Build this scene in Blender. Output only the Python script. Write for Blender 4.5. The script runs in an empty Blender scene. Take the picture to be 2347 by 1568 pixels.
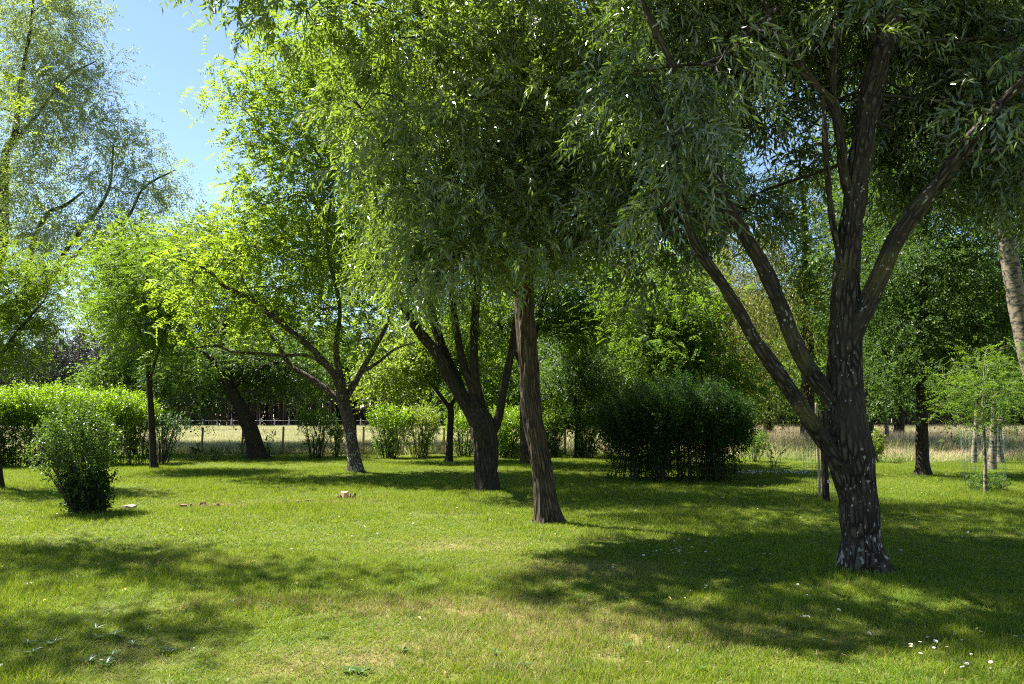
import bpy, math, random
import numpy as np

# ------------------------------------------------------------------ camera, sky, sun, exposure
scn = bpy.context.scene
COL = scn.collection
F = 759.0                       # focal length in pixels of the 1024 px wide frame
CAM_Z = 1.6
PITCH = math.atan(74.0 / F)     # horizon sits below the middle of the frame
SC = 1024.0 / 2346.0            # measuring scale (2346 px wide print of the photograph)

cam_d = bpy.data.cameras.new('camera')
cam_d.sensor_width = 36.0
cam_d.lens = 36.0 * F / 1024.0
cam_d.clip_start = 0.05
cam_d.clip_end = 2000.0
cam = bpy.data.objects.new('camera', cam_d)
cam.location = (0, 0, CAM_Z)
cam.rotation_euler = (math.pi / 2 + PITCH, 0, 0)
COL.objects.link(cam)
scn.camera = cam

SUN_EL = math.radians(55)
SUN_AZ = math.radians(-62)      # from +Y (view direction), negative = to the left
sun_vec = np.array([math.sin(SUN_AZ) * math.cos(SUN_EL), math.cos(SUN_AZ) * math.cos(SUN_EL), math.sin(SUN_EL)])

world = bpy.data.worlds.new('World')
scn.world = world
world.use_nodes = True
wn = world.node_tree
for n in list(wn.nodes):
    wn.nodes.remove(n)
sky = wn.nodes.new('ShaderNodeTexSky')
sky.sky_type = 'NISHITA'
sky.sun_disc = False
sky.sun_elevation = SUN_EL
sky.sun_rotation = SUN_AZ
sky.air_density = 1.0
sky.dust_density = 0.15
sky.ozone_density = 2.0
bg = wn.nodes.new('ShaderNodeBackground')
bg.inputs['Strength'].default_value = 0.05
wo = wn.nodes.new('ShaderNodeOutputWorld')
wn.links.new(sky.outputs[0], bg.inputs['Color'])
wn.links.new(bg.outputs[0], wo.inputs['Surface'])

sun_d = bpy.data.lights.new('sun', 'SUN')
sun_d.energy = 5.0
sun_d.angle = math.radians(0.5)
sun_d.color = (1.0, 0.95, 0.86)
sun = bpy.data.objects.new('sun', sun_d)
sun.location = tuple(sun_vec * 60)
from mathutils import Vector
sun.rotation_euler = Vector(tuple(-sun_vec)).to_track_quat('-Z', 'Y').to_euler()
COL.objects.link(sun)

scn.view_settings.view_transform = 'Standard'
scn.view_settings.look = 'None'
scn.view_settings.exposure = 2.2
scn.view_settings.gamma = 1.0
scn.view_settings.use_curve_mapping = False
scn.render.engine = 'CYCLES'
cy = scn.cycles
cy.max_bounces = 7
cy.diffuse_bounces = 4
cy.glossy_bounces = 2
cy.transmission_bounces = 5
cy.transparent_max_bounces = 4
cy.sample_clamp_indirect = 4.0
cy.use_denoising = False
scn.render.filter_size = 1.2
cy.pixel_filter_type = 'BLACKMAN_HARRIS'
cy.filter_width = 1.15
cy.caustics_reflective = False
cy.caustics_refractive = False

# ------------------------------------------------------------------ measuring helpers
def P(x, y, d):
    """world point seen at print position (x, y), at distance d ahead of the camera"""
    u = (x * SC - 512.0) / F
    v = (342.0 - y * SC) / F
    dy = math.cos(PITCH) - v * math.sin(PITCH)
    dz = math.sin(PITCH) + v * math.cos(PITCH)
    s = d / dy
    return np.array([u * s, d, CAM_Z + dz * s])

def G(x, y):
    """point of the level ground seen at print position (x, y)"""
    u = (x * SC - 512.0) / F
    v = (342.0 - y * SC) / F
    dy = math.cos(PITCH) - v * math.sin(PITCH)
    dz = math.sin(PITCH) + v * math.cos(PITCH)
    s = -CAM_Z / dz
    return np.array([u * s, dy * s, 0.0])

def W(w, d):
    """print width -> metres at distance d"""
    return w * SC * d / F

def ground_h(x, y):
    return 0.018 * np.sin(x * 0.9 + 0.4) * np.sin(y * 0.7 + 1.1) + 0.012 * np.sin(x * 2.3 + y * 1.7)

# ------------------------------------------------------------------ noise
def _hash(ix, iy, iz, seed):
    h = (ix * 374761393 + iy * 668265263 + iz * 1274126177 + seed * 951274213) & 0xFFFFFFFF
    h = ((h ^ (h >> 13)) * 1274126177) & 0xFFFFFFFF
    return ((h ^ (h >> 16)) & 0xFFFF) / 65535.0

def vnoise(p, seed=0):
    p = np.asarray(p, float)
    i = np.floor(p).astype(np.int64)
    f = p - i
    f = f * f * (3 - 2 * f)
    r = 0
    for dx in (0, 1):
        for dy in (0, 1):
            for dz in (0, 1):
                w = (f[..., 0] if dx else 1 - f[..., 0]) * (f[..., 1] if dy else 1 - f[..., 1]) * (f[..., 2] if dz else 1 - f[..., 2])
                r = r + w * _hash(i[..., 0] + dx, i[..., 1] + dy, i[..., 2] + dz, seed)
    return r

def norm(a):
    return a / np.maximum(np.linalg.norm(a, axis=-1, keepdims=True), 1e-9)

# ------------------------------------------------------------------ materials
def new_mat(name):
    m = bpy.data.materials.new(name)
    m.use_nodes = True
    nt = m.node_tree
    for n in list(nt.nodes):
        nt.nodes.remove(n)
    return m, nt, nt.nodes.new('ShaderNodeOutputMaterial')

def nd(nt, typ, **kw):
    n = nt.nodes.new(typ)
    for k, v in kw.items():
        if k in n.inputs:
            n.inputs[k].default_value = v
        else:
            setattr(n, k, v)
    return n

def mix_col(nt, fac, a, b, blend='MIX'):
    m = nt.nodes.new('ShaderNodeMix')
    m.data_type = 'RGBA'
    m.blend_type = blend
    for sock, val in ((m.inputs[0], fac), (m.inputs[6], a), (m.inputs[7], b)):
        if isinstance(val, bpy.types.NodeSocket):
            nt.links.new(val, sock)
        elif isinstance(val, (int, float)):
            sock.default_value = val
        else:
            sock.default_value = (*val, 1)
    return m.outputs[2]

def math_n(nt, op, a, b=None, c=None, clamp=False):
    m = nt.nodes.new('ShaderNodeMath')
    m.operation = op
    m.use_clamp = clamp
    for i, v in enumerate((a, b, c)):
        if v is None:
            continue
        if isinstance(v, bpy.types.NodeSocket):
            nt.links.new(v, m.inputs[i])
        else:
            m.inputs[i].default_value = v
    return m.outputs[0]

def ramp(nt, val, lo, hi):
    m = nt.nodes.new('ShaderNodeMapRange')
    m.interpolation_type = 'SMOOTHSTEP'
    m.inputs[1].default_value = lo
    m.inputs[2].default_value = hi
    nt.links.new(val, m.inputs[0])
    return m.outputs[0]

def leaf_mat(name, dark, light, under=None, trans=(0.2, 0.3, 0.03), t_fac=0.42, rough=0.4, spec=0.5, odd=None):
    m, nt, out = new_mat(name)
    at = nd(nt, 'ShaderNodeAttribute', attribute_name='tint')
    col = mix_col(nt, at.outputs['Fac'], dark, light)
    if odd:
        col = mix_col(nt, ramp(nt, at.outputs['Fac'], 0.955, 0.985), col, odd)
    geo = nd(nt, 'ShaderNodeNewGeometry')
    # slow colour drift through the crown, so that no two clumps have quite the same green
    no = nd(nt, 'ShaderNodeTexNoise', Scale=0.8, Detail=2.0)
    nt.links.new(geo.outputs['Position'], no.inputs['Vector'])
    hs = nd(nt, 'ShaderNodeHueSaturation')
    nt.links.new(math_n(nt, 'MULTIPLY_ADD', no.outputs['Fac'], 0.06, 0.47), hs.inputs['Hue'])
    nt.links.new(math_n(nt, 'MULTIPLY_ADD', no.outputs['Fac'], 0.7, 0.65), hs.inputs['Value'])
    nt.links.new(col, hs.inputs['Color'])
    top = hs.outputs['Color']
    if under:
        top = mix_col(nt, geo.outputs['Backfacing'], top, under)
    pb = nd(nt, 'ShaderNodeBsdfPrincipled')
    nt.links.new(top, pb.inputs['Base Color'])
    pb.inputs['Roughness'].default_value = rough
    pb.inputs['Specular IOR Level'].default_value = spec
    tr = nd(nt, 'ShaderNodeBsdfTranslucent')
    tc = mix_col(nt, at.outputs['Fac'], tuple(c * 0.75 for c in trans), tuple(min(1, c * 1.25) for c in trans))
    nt.links.new(tc, tr.inputs['Color'])
    mx = nd(nt, 'ShaderNodeMixShader')
    mx.inputs[0].default_value = t_fac
    nt.links.new(pb.outputs[0], mx.inputs[1])
    nt.links.new(tr.outputs[0], mx.inputs[2])
    nt.links.new(mx.outputs[0], out.inputs['Surface'])
    return m

def bark_mat(name, ridge, crev, moss=None, lichen=None, lichen_amt=0.0, scale=22.0, stretch=0.16, bump=0.9, rough=0.9):
    m, nt, out = new_mat(name)
    at = nd(nt, 'ShaderNodeAttribute', attribute_name='bark')
    mp = nd(nt, 'ShaderNodeMapping')
    mp.inputs['Scale'].default_value = (1, 1, stretch)
    nt.links.new(at.outputs['Vector'], mp.inputs['Vector'])
    # warp
    n0 = nd(nt, 'ShaderNodeTexNoise', Scale=scale * 0.35, Detail=2.0)
    nt.links.new(mp.outputs[0], n0.inputs['Vector'])
    va = nd(nt, 'ShaderNodeVectorMath', operation='MULTIPLY_ADD')
    nt.links.new(n0.outputs['Color'], va.inputs[0])
    va.inputs[1].default_value = (0.06, 0.06, 0.06)
    nt.links.new(mp.outputs[0], va.inputs[2])
    vo = nd(nt, 'ShaderNodeTexVoronoi', feature='DISTANCE_TO_EDGE', Scale=scale)
    nt.links.new(va.outputs[0], vo.inputs['Vector'])
    n1 = nd(nt, 'ShaderNodeTexNoise', Scale=scale * 2.5, Detail=5.0, Roughness=0.65)
    nt.links.new(mp.outputs[0], n1.inputs['Vector'])
    hgt = math_n(nt, 'MULTIPLY_ADD', n1.outputs['Fac'], 0.35, ramp(nt, vo.outputs['Distance'], 0.0, 0.32))
    hm = ramp(nt, hgt, 0.1, 0.95)
    col = mix_col(nt, hm, crev, ridge)
    n2 = nd(nt, 'ShaderNodeTexNoise', Scale=3.0, Detail=3.0)
    nt.links.new(at.outputs['Vector'], n2.inputs['Vector'])
    col = mix_col(nt, ramp(nt, n2.outputs['Fac'], 0.3, 0.75), col, tuple(c * 0.6 for c in ridge), 'MIX')
    if moss:
        n3 = nd(nt, 'ShaderNodeTexNoise', Scale=1.7, Detail=5.0)
        nt.links.new(at.outputs['Vector'], n3.inputs['Vector'])
        col = mix_col(nt, math_n(nt, 'MULTIPLY', ramp(nt, n3.outputs['Fac'], 0.54, 0.7), 0.75), col, moss)
    if lichen:
        mpl = nd(nt, 'ShaderNodeMapping')
        mpl.inputs['Scale'].default_value = (1, 1, 0.6)
        nt.links.new(at.outputs['Vector'], mpl.inputs['Vector'])
        n4 = nd(nt, 'ShaderNodeTexNoise', Scale=30.0, Detail=1.0, Roughness=0.5)
        nt.links.new(mpl.outputs[0], n4.inputs['Vector'])
        n5 = nd(nt, 'ShaderNodeTexNoise', Scale=3.2, Detail=2.0)
        nt.links.new(at.outputs['Vector'], n5.inputs['Vector'])
        k = math_n(nt, 'MULTIPLY_ADD', n5.outputs['Fac'], 0.45, math_n(nt, 'MULTIPLY_ADD', n4.outputs['Fac'], 1.0, -0.225))
        gz = nd(nt, 'ShaderNodeNewGeometry')
        sz = nd(nt, 'ShaderNodeSeparateXYZ')
        nt.links.new(gz.outputs['Position'], sz.inputs[0])
        k = math_n(nt, 'ADD', k, math_n(nt, 'MULTIPLY', ramp(nt, sz.outputs[2], 1.3, 0.2), 0.062))
        col = mix_col(nt, ramp(nt, k, 0.70 - lichen_amt, 0.73 - lichen_amt), col, lichen)
    pb = nd(nt, 'ShaderNodeBsdfPrincipled')
    nt.links.new(col, pb.inputs['Base Color'])
    pb.inputs['Roughness'].default_value = rough
    pb.inputs['Specular IOR Level'].default_value = 0.2
    bp = nd(nt, 'ShaderNodeBump', Strength=bump, Distance=0.03)
    nt.links.new(hgt, bp.inputs['Height'])
    nt.links.new(bp.outputs[0], pb.inputs['Normal'])
    nt.links.new(pb.outputs[0], out.inputs['Surface'])
    return m

def birch_mat(name):
    m, nt, out = new_mat(name)
    at = nd(nt, 'ShaderNodeAttribute', attribute_name='bark')
    mp = nd(nt, 'ShaderNodeMapping')
    mp.inputs['Scale'].default_value = (1, 1, 2.2)
    nt.links.new(at.outputs['Vector'], mp.inputs['Vector'])
    n1 = nd(nt, 'ShaderNodeTexNoise', Scale=6.0, Detail=5.0, Roughness=0.65)
    nt.links.new(mp.outputs[0], n1.inputs['Vector'])
    n2 = nd(nt, 'ShaderNodeTexNoise', Scale=2.5, Detail=3.0)
    nt.links.new(at.outputs['Vector'], n2.inputs['Vector'])
    col = mix_col(nt, n2.outputs['Fac'], (0.21, 0.175, 0.11), (0.11, 0.09, 0.055))
    col = mix_col(nt, ramp(nt, n1.outputs['Fac'], 0.48, 0.56), col, (0.025, 0.022, 0.018))
    pb = nd(nt, 'ShaderNodeBsdfPrincipled', Roughness=0.75)
    nt.links.new(col, pb.inputs['Base Color'])
    bp = nd(nt, 'ShaderNodeBump', Strength=0.5, Distance=0.02)
    nt.links.new(n1.outputs['Fac'], bp.inputs['Height'])
    nt.links.new(bp.outputs[0], pb.inputs['Normal'])
    nt.links.new(pb.outputs[0], out.inputs['Surface'])
    return m

def plain_mat(name, c0, c1, scale=12.0, rough=0.85, stretch=(1, 1, 1), bump=0.3, metallic=0.0):
    m, nt, out = new_mat(name)
    tc = nd(nt, 'ShaderNodeTexCoord')
    mp = nd(nt, 'ShaderNodeMapping')
    mp.inputs['Scale'].default_value = stretch
    nt.links.new(tc.outputs['Object'], mp.inputs['Vector'])
    n1 = nd(nt, 'ShaderNodeTexNoise', Scale=scale, Detail=5.0, Roughness=0.65)
    nt.links.new(mp.outputs[0], n1.inputs['Vector'])
    col = mix_col(nt, ramp(nt, n1.outputs['Fac'], 0.3, 0.7), c0, c1)
    pb = nd(nt, 'ShaderNodeBsdfPrincipled', Roughness=rough, Metallic=metallic)
    nt.links.new(col, pb.inputs['Base Color'])
    bp = nd(nt, 'ShaderNodeBump', Strength=bump, Distance=0.02)
    nt.links.new(n1.outputs['Fac'], bp.inputs['Height'])
    nt.links.new(bp.outputs[0], pb.inputs['Normal'])
    nt.links.new(pb.outputs[0], out.inputs['Surface'])
    return m

# patches of dry, scorched turf (print position, radius across, radius in depth, strength)
DRY = [(1330, 1310, 0.85, 0.55, 1.0), (1480, 1440, 1.1, 0.6, 0.75), (870, 1395, 0.5, 0.35, 0.8), (1150, 1400, 0.8, 0.5, 0.8),
       (760, 1520, 0.6, 0.3, 0.8), (430, 1290, 0.9, 0.35, 0.55), (620, 1390, 0.6, 0.25, 0.6), (1090, 1480, 0.7, 0.4, 0.6),
       (480, 1158, 0.7, 0.35, 0.7), (690, 1152, 1.6, 0.4, 0.5), (1060, 1250, 1.0, 0.6, 0.5), (300, 1500, 0.35, 0.25, 0.6),
       (1230, 1540, 0.5, 0.3, 0.5)]

def dry_mask(nt, pos):
    sep = nd(nt, 'ShaderNodeSeparateXYZ')
    nt.links.new(pos, sep.inputs[0])
    n1 = nd(nt, 'ShaderNodeTexNoise', Scale=3.2, Detail=4.0, Roughness=0.6)
    nt.links.new(pos, n1.inputs['Vector'])
    n2 = nd(nt, 'ShaderNodeTexNoise', Scale=0.55, Detail=3.0)
    nt.links.new(pos, n2.inputs['Vector'])
    tot = None
    for (x, y, rx, ry, s) in DRY:
        g = G(x, y)
        dx = math_n(nt, 'MULTIPLY', math_n(nt, 'SUBTRACT', sep.outputs[0], float(g[0])), 1 / rx)
        dy = math_n(nt, 'MULTIPLY', math_n(nt, 'SUBTRACT', sep.outputs[1], float(g[1])), 1 / ry)
        r2 = math_n(nt, 'ADD', math_n(nt, 'MULTIPLY', dx, dx), math_n(nt, 'MULTIPLY', dy, dy))
        e = math_n(nt, 'MULTIPLY', math_n(nt, 'POWER', 2.71828, math_n(nt, 'MULTIPLY', r2, -1.0)), s)
        tot = e if tot is None else math_n(nt, 'ADD', tot, e)
    patch = math_n(nt, 'MULTIPLY', tot, math_n(nt, 'MULTIPLY_ADD', n1.outputs['Fac'], 2.2, -0.35), clamp=True)
    broad = math_n(nt, 'MULTIPLY', ramp(nt, n2.outputs['Fac'], 0.50, 0.72), ramp(nt, n1.outputs['Fac'], 0.35, 0.7))
    return math_n(nt, 'MULTIPLY_ADD', broad, 0.35, patch, clamp=True), n1, n2

def grass_mat(name):
    m, nt, out = new_mat(name)
    geo = nd(nt, 'ShaderNodeNewGeometry')
    dry, n1, n2 = dry_mask(nt, geo.outputs['Position'])
    at = nd(nt, 'ShaderNodeAttribute', attribute_name='tint')
    n3 = nd(nt, 'ShaderNodeTexNoise', Scale=1.6, Detail=3.0)
    nt.links.new(geo.outputs['Position'], n3.inputs['Vector'])
    green = mix_col(nt, at.outputs['Fac'], (0.085, 0.145, 0.009), (0.205, 0.255, 0.022))
    green = mix_col(nt, ramp(nt, n3.outputs['Fac'], 0.4, 0.62), green, mix_col(nt, at.outputs['Fac'], (0.055, 0.125, 0.010), (0.125, 0.205, 0.02)))
    straw = mix_col(nt, at.outputs['Fac'], (0.22, 0.17, 0.06), (0.36, 0.30, 0.13))
    fac = math_n(nt, 'GREATER_THAN', math_n(nt, 'MULTIPLY_ADD', dry, 0.95, 0.10), at.outputs['Fac'])
    at2 = nd(nt, 'ShaderNodeAttribute', attribute_name='pick')
    fac = math_n(nt, 'GREATER_THAN', math_n(nt, 'MULTIPLY_ADD', dry, 0.68, 0.07), at2.outputs['Fac'])
    col = mix_col(nt, fac, green, straw)
    pb = nd(nt, 'ShaderNodeBsdfPrincipled', Roughness=0.45)
    pb.inputs['Specular IOR Level'].default_value = 0.15
    nt.links.new(col, pb.inputs['Base Color'])
    tr = nd(nt, 'ShaderNodeBsdfTranslucent')
    nt.links.new(mix_col(nt, fac, mix_col(nt, at.outputs['Fac'], (0.15, 0.25, 0.010), (0.31, 0.37, 0.02)), straw), tr.inputs['Color'])
    mx = nd(nt, 'ShaderNodeMixShader')
    mx.inputs[0].default_value = 0.4
    nt.links.new(pb.outputs[0], mx.inputs[1])
    nt.links.new(tr.outputs[0], mx.inputs[2])
    nt.links.new(mx.outputs[0], out.inputs['Surface'])
    return m

def lawn_mat(name):
    m, nt, out = new_mat(name)
    geo = nd(nt, 'ShaderNodeNewGeometry')
    dry, n1, n2 = dry_mask(nt, geo.outputs['Position'])
    n3 = nd(nt, 'ShaderNodeTexNoise', Scale=40.0, Detail=4.0, Roughness=0.7)
    nt.links.new(geo.outputs['Position'], n3.inputs['Vector'])
    col = mix_col(nt, ramp(nt, n3.outputs['Fac'], 0.3, 0.7), (0.03, 0.05, 0.006), (0.09, 0.11, 0.014))
    col = mix_col(nt, dry, col, mix_col(nt, n3.outputs['Fac'], (0.12, 0.09, 0.035), (0.26, 0.21, 0.09)))
    pb = nd(nt, 'ShaderNodeBsdfPrincipled', Roughness=0.95)
    pb.inputs['Specular IOR Level'].default_value = 0.1
    nt.links.new(col, pb.inputs['Base Color'])
    nt.links.new(pb.outputs[0], out.inputs['Surface'])
    return m

def field_mat(name):
    m, nt, out = new_mat(name)
    geo = nd(nt, 'ShaderNodeNewGeometry')
    n1 = nd(nt, 'ShaderNodeTexNoise', Scale=0.35, Detail=6.0, Roughness=0.65)
    nt.links.new(geo.outputs['Position'], n1.inputs['Vector'])
    n2 = nd(nt, 'ShaderNodeTexNoise', Scale=6.0, Detail=4.0)
    nt.links.new(geo.outputs['Position'], n2.inputs['Vector'])
    col = mix_col(nt, ramp(nt, n1.outputs['Fac'], 0.35, 0.65), (0.27, 0.24, 0.10), (0.20, 0.21, 0.075))
    col = mix_col(nt, math_n(nt, 'MULTIPLY', n2.outputs['Fac'], 0.5), col, (0.13, 0.12, 0.05))
    pb = nd(nt, 'ShaderNodeBsdfPrincipled', Roughness=0.95)
    pb.inputs['Specular IOR Level'].default_value = 0.1
    nt.links.new(col, pb.inputs['Base Color'])
    nt.links.new(pb.outputs[0], out.inputs['Surface'])
    return m

def meadow_mat(name, low, high, head):
    """tall grass: green low down (attribute 'up' runs 0..1 along the blade), seed heads at the top"""
    m, nt, out = new_mat(name)
    at = nd(nt, 'ShaderNodeAttribute', attribute_name='tint')
    up = nd(nt, 'ShaderNodeAttribute', attribute_name='up')
    geo = nd(nt, 'ShaderNodeNewGeometry')
    n1 = nd(nt, 'ShaderNodeTexNoise', Scale=0.25, Detail=3.0)
    nt.links.new(geo.outputs['Position'], n1.inputs['Vector'])
    col = mix_col(nt, ramp(nt, up.outputs['Fac'], 0.1, 0.6), low, high)
    col = mix_col(nt, ramp(nt, up.outputs['Fac'], 0.62, 0.8), col, head)
    col = mix_col(nt, math_n(nt, 'MULTIPLY', ramp(nt, n1.outputs['Fac'], 0.45, 0.65), 0.55), col, low)
    hs = nd(nt, 'ShaderNodeHueSaturation')
    nt.links.new(math_n(nt, 'MULTIPLY_ADD', at.outputs['Fac'], 0.8, 0.6), hs.inputs['Value'])
    nt.links.new(col, hs.inputs['Color'])
    pb = nd(nt, 'ShaderNodeBsdfPrincipled', Roughness=0.7)
    pb.inputs['Specular IOR Level'].default_value = 0.2
    nt.links.new(hs.outputs[0], pb.inputs['Base Color'])
    tr = nd(nt, 'ShaderNodeBsdfTranslucent')
    nt.links.new(hs.outputs[0], tr.inputs['Color'])
    mx = nd(nt, 'ShaderNodeMixShader')
    mx.inputs[0].default_value = 0.4
    nt.links.new(pb.outputs[0], mx.inputs[1])
    nt.links.new(tr.outputs[0], mx.inputs[2])
    nt.links.new(mx.outputs[0], out.inputs['Surface'])
    return m

M = {}
M['willow_leaf'] = leaf_mat('willow_leaf', (0.040, 0.078, 0.014), (0.13, 0.175, 0.045), under=(0.23, 0.27, 0.15), trans=(0.23, 0.34, 0.022), t_fac=0.44, rough=0.28, spec=0.8, odd=(0.20, 0.16, 0.03))
M['silver_leaf'] = leaf_mat('silver_leaf', (0.08, 0.125, 0.045), (0.16, 0.20, 0.09), under=(0.20, 0.24, 0.15), trans=(0.28, 0.37, 0.09), t_fac=0.5, rough=0.45, spec=0.4)
M['locust_leaf'] = leaf_mat('locust_leaf', (0.05, 0.10, 0.014), (0.10, 0.15, 0.022), trans=(0.19, 0.29, 0.018), t_fac=0.50, rough=0.5, spec=0.3, odd=(0.30, 0.24, 0.03))
M['lime_leaf'] = leaf_mat('lime_leaf', (0.075, 0.125, 0.015), (0.125, 0.175, 0.025), trans=(0.25, 0.34, 0.025), t_fac=0.5, rough=0.45, spec=0.4)
M['yellow_leaf'] = leaf_mat('yellow_leaf', (0.10, 0.115, 0.02), (0.17, 0.17, 0.035), trans=(0.26, 0.28, 0.04), t_fac=0.5, rough=0.45, spec=0.4)
M['oak_leaf'] = leaf_mat('oak_leaf', (0.025, 0.06, 0.012), (0.05, 0.095, 0.02), trans=(0.10, 0.18, 0.015), t_fac=0.38, rough=0.5, spec=0.25)
M['green_leaf'] = leaf_mat('green_leaf', (0.04, 0.09, 0.014), (0.075, 0.135, 0.022), trans=(0.17, 0.28, 0.018), t_fac=0.45, rough=0.5, spec=0.25)
M['hedge_leaf'] = leaf_mat('hedge_leaf', (0.05, 0.11, 0.010), (0.10, 0.17, 0.014), trans=(0.26, 0.42, 0.012), t_fac=0.5, rough=0.35, spec=0.5)
M['dusk_leaf'] = leaf_mat('dusk_leaf', (0.015, 0.04, 0.008), (0.03, 0.065, 0.012), trans=(0.05, 0.12, 0.008), t_fac=0.3, rough=0.55, spec=0.25)
M['shaded_bush_leaf'] = leaf_mat('shaded_bush_leaf', (0.010, 0.026, 0.005), (0.022, 0.050, 0.009), trans=(0.05, 0.13, 0.008), t_fac=0.3, rough=0.6, spec=0.15)  # darkened to put the shade of backlit and low foliage into the colour
M['vase_leaf'] = leaf_mat('vase_leaf', (0.03, 0.07, 0.012), (0.06, 0.11, 0.02), trans=(0.13, 0.22, 0.016), t_fac=0.4, rough=0.35, spec=0.6)
M['feather_leaf'] = leaf_mat('feather_leaf', (0.045, 0.10, 0.014), (0.09, 0.15, 0.022), trans=(0.18, 0.30, 0.018), t_fac=0.45, rough=0.5, spec=0.3)
M['shaded_willow_leaf'] = leaf_mat('shaded_willow_leaf', (0.022, 0.052, 0.012), (0.075, 0.115, 0.032), under=(0.16, 0.20, 0.12), trans=(0.14, 0.23, 0.018), t_fac=0.38, rough=0.28, spec=0.9)  # willow leaf darkened so the colour carries the shade inside the crown
M['sunlit_locust_leaf'] = leaf_mat('sunlit_locust_leaf', (0.07, 0.125, 0.015), (0.13, 0.175, 0.024), trans=(0.27, 0.39, 0.02), t_fac=0.55, rough=0.5, spec=0.3)  # locust leaf brightened so the colour carries sunlight into the crown's dark core
M['pine_needle'] = leaf_mat('pine_needle', (0.022, 0.034, 0.022), (0.045, 0.058, 0.038), trans=(0.035, 0.05, 0.02), t_fac=0.2, rough=0.5, spec=0.4)
M['bark_willow'] = bark_mat('bark_willow', (0.085, 0.067, 0.048), (0.006, 0.005, 0.004), moss=(0.10, 0.09, 0.03), lichen=(0.30, 0.30, 0.25), lichen_amt=-0.015, scale=20, stretch=0.26, bump=1.0)
M['bark_brown'] = bark_mat('bark_brown', (0.125, 0.092, 0.056), (0.012, 0.009, 0.007), scale=26, stretch=0.10)
M['bark_fork'] = bark_mat('bark_fork', (0.060, 0.048, 0.034), (0.010, 0.008, 0.006), scale=24)
M['bark_grey'] = bark_mat('bark_grey', (0.13, 0.10, 0.068), (0.02, 0.016, 0.012), lichen=(0.34, 0.31, 0.25), lichen_amt=0.06, scale=26, stretch=0.2)
M['bark_dark'] = bark_mat('bark_dark', (0.055, 0.042, 0.030), (0.010, 0.008, 0.007), scale=24)
M['bark_pine'] = bark_mat('bark_pine', (0.13, 0.085, 0.075), (0.035, 0.02, 0.02), scale=10, bump=0.4)
M['bark_birch'] = birch_mat('bark_birch')
M['twig'] = plain_mat('twig', (0.09, 0.07, 0.045), (0.16, 0.12, 0.075), scale=20)
M['twig_dark'] = plain_mat('twig_dark', (0.022, 0.017, 0.012), (0.045, 0.035, 0.025), scale=20)
M['grass'] = grass_mat('grass')
M['lawn'] = lawn_mat('lawn')
M['field'] = field_mat('field')
M['track'] = plain_mat('track', (0.36, 0.30, 0.17), (0.27, 0.22, 0.11), scale=2.0, rough=0.95)
M['meadow_straw'] = meadow_mat('meadow_straw', (0.21, 0.25, 0.07), (0.38, 0.38, 0.16), (0.47, 0.44, 0.24))
M['meadow_pink'] = meadow_mat('meadow_pink', (0.17, 0.26, 0.05), (0.29, 0.31, 0.11), (0.52, 0.41, 0.27))
M['post'] = plain_mat('post', (0.16, 0.11, 0.06), (0.28, 0.20, 0.11), scale=8, stretch=(4, 4, 0.6))
M['stake'] = plain_mat('stake', (0.30, 0.21, 0.11), (0.42, 0.32, 0.19), scale=9, stretch=(3, 3, 0.8))
M['floor'] = plain_mat('floor', (0.06, 0.04, 0.03), (0.10, 0.07, 0.05), scale=3.0, rough=1.0)
M['white_post'] = plain_mat('white_post', (0.40, 0.37, 0.31), (0.55, 0.51, 0.44), scale=5)
M['wire'] = plain_mat('wire', (0.10, 0.11, 0.10), (0.16, 0.17, 0.15), rough=0.5, metallic=0.6)
M['green_wire'] = plain_mat('green_wire', (0.03, 0.07, 0.05), (0.06, 0.10, 0.07), rough=0.5)
M['tag'] = plain_mat('tag', (0.5, 0.5, 0.46), (0.6, 0.6, 0.56))
M['cut_wood'] = plain_mat('cut_wood', (0.48, 0.34, 0.16), (0.60, 0.46, 0.24), scale=14)
M['grey_wood'] = plain_mat('grey_wood', (0.17, 0.13, 0.09), (0.28, 0.23, 0.17), scale=14)
M['chip_wood'] = plain_mat('chip_wood', (0.09, 0.045, 0.025), (0.24, 0.13, 0.065), scale=14)
M['petal'] = plain_mat('petal', (0.72, 0.72, 0.72), (0.80, 0.80, 0.78), bump=0.0)
M['pollen'] = plain_mat('pollen', (0.60, 0.40, 0.03), (0.70, 0.50, 0.05), bump=0.0)
M['litter'] = leaf_mat('litter', (0.16, 0.10, 0.035), (0.36, 0.29, 0.10), trans=(0.2, 0.15, 0.04), t_fac=0.2, rough=0.6, spec=0.3)
M['weed_leaf'] = leaf_mat('weed_leaf', (0.04, 0.095, 0.02), (0.07, 0.13, 0.03), under=(0.09, 0.13, 0.06), trans=(0.14, 0.25, 0.02), t_fac=0.35, rough=0.35, spec=0.5)

# ------------------------------------------------------------------ object helpers
def tag(o, label=None, cat=None, group=None, kind=None):
    if label: o['label'] = label
    if cat: o['category'] = cat
    if group: o['group'] = group
    if kind: o['kind'] = kind
    return o

def empty(name, loc, label, cat, group=None):
    o = bpy.data.objects.new(name, None)
    o.empty_display_size = 0.2
    o.location = tuple(float(v) for v in loc)
    COL.objects.link(o)
    return tag(o, label, cat, group)

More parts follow.
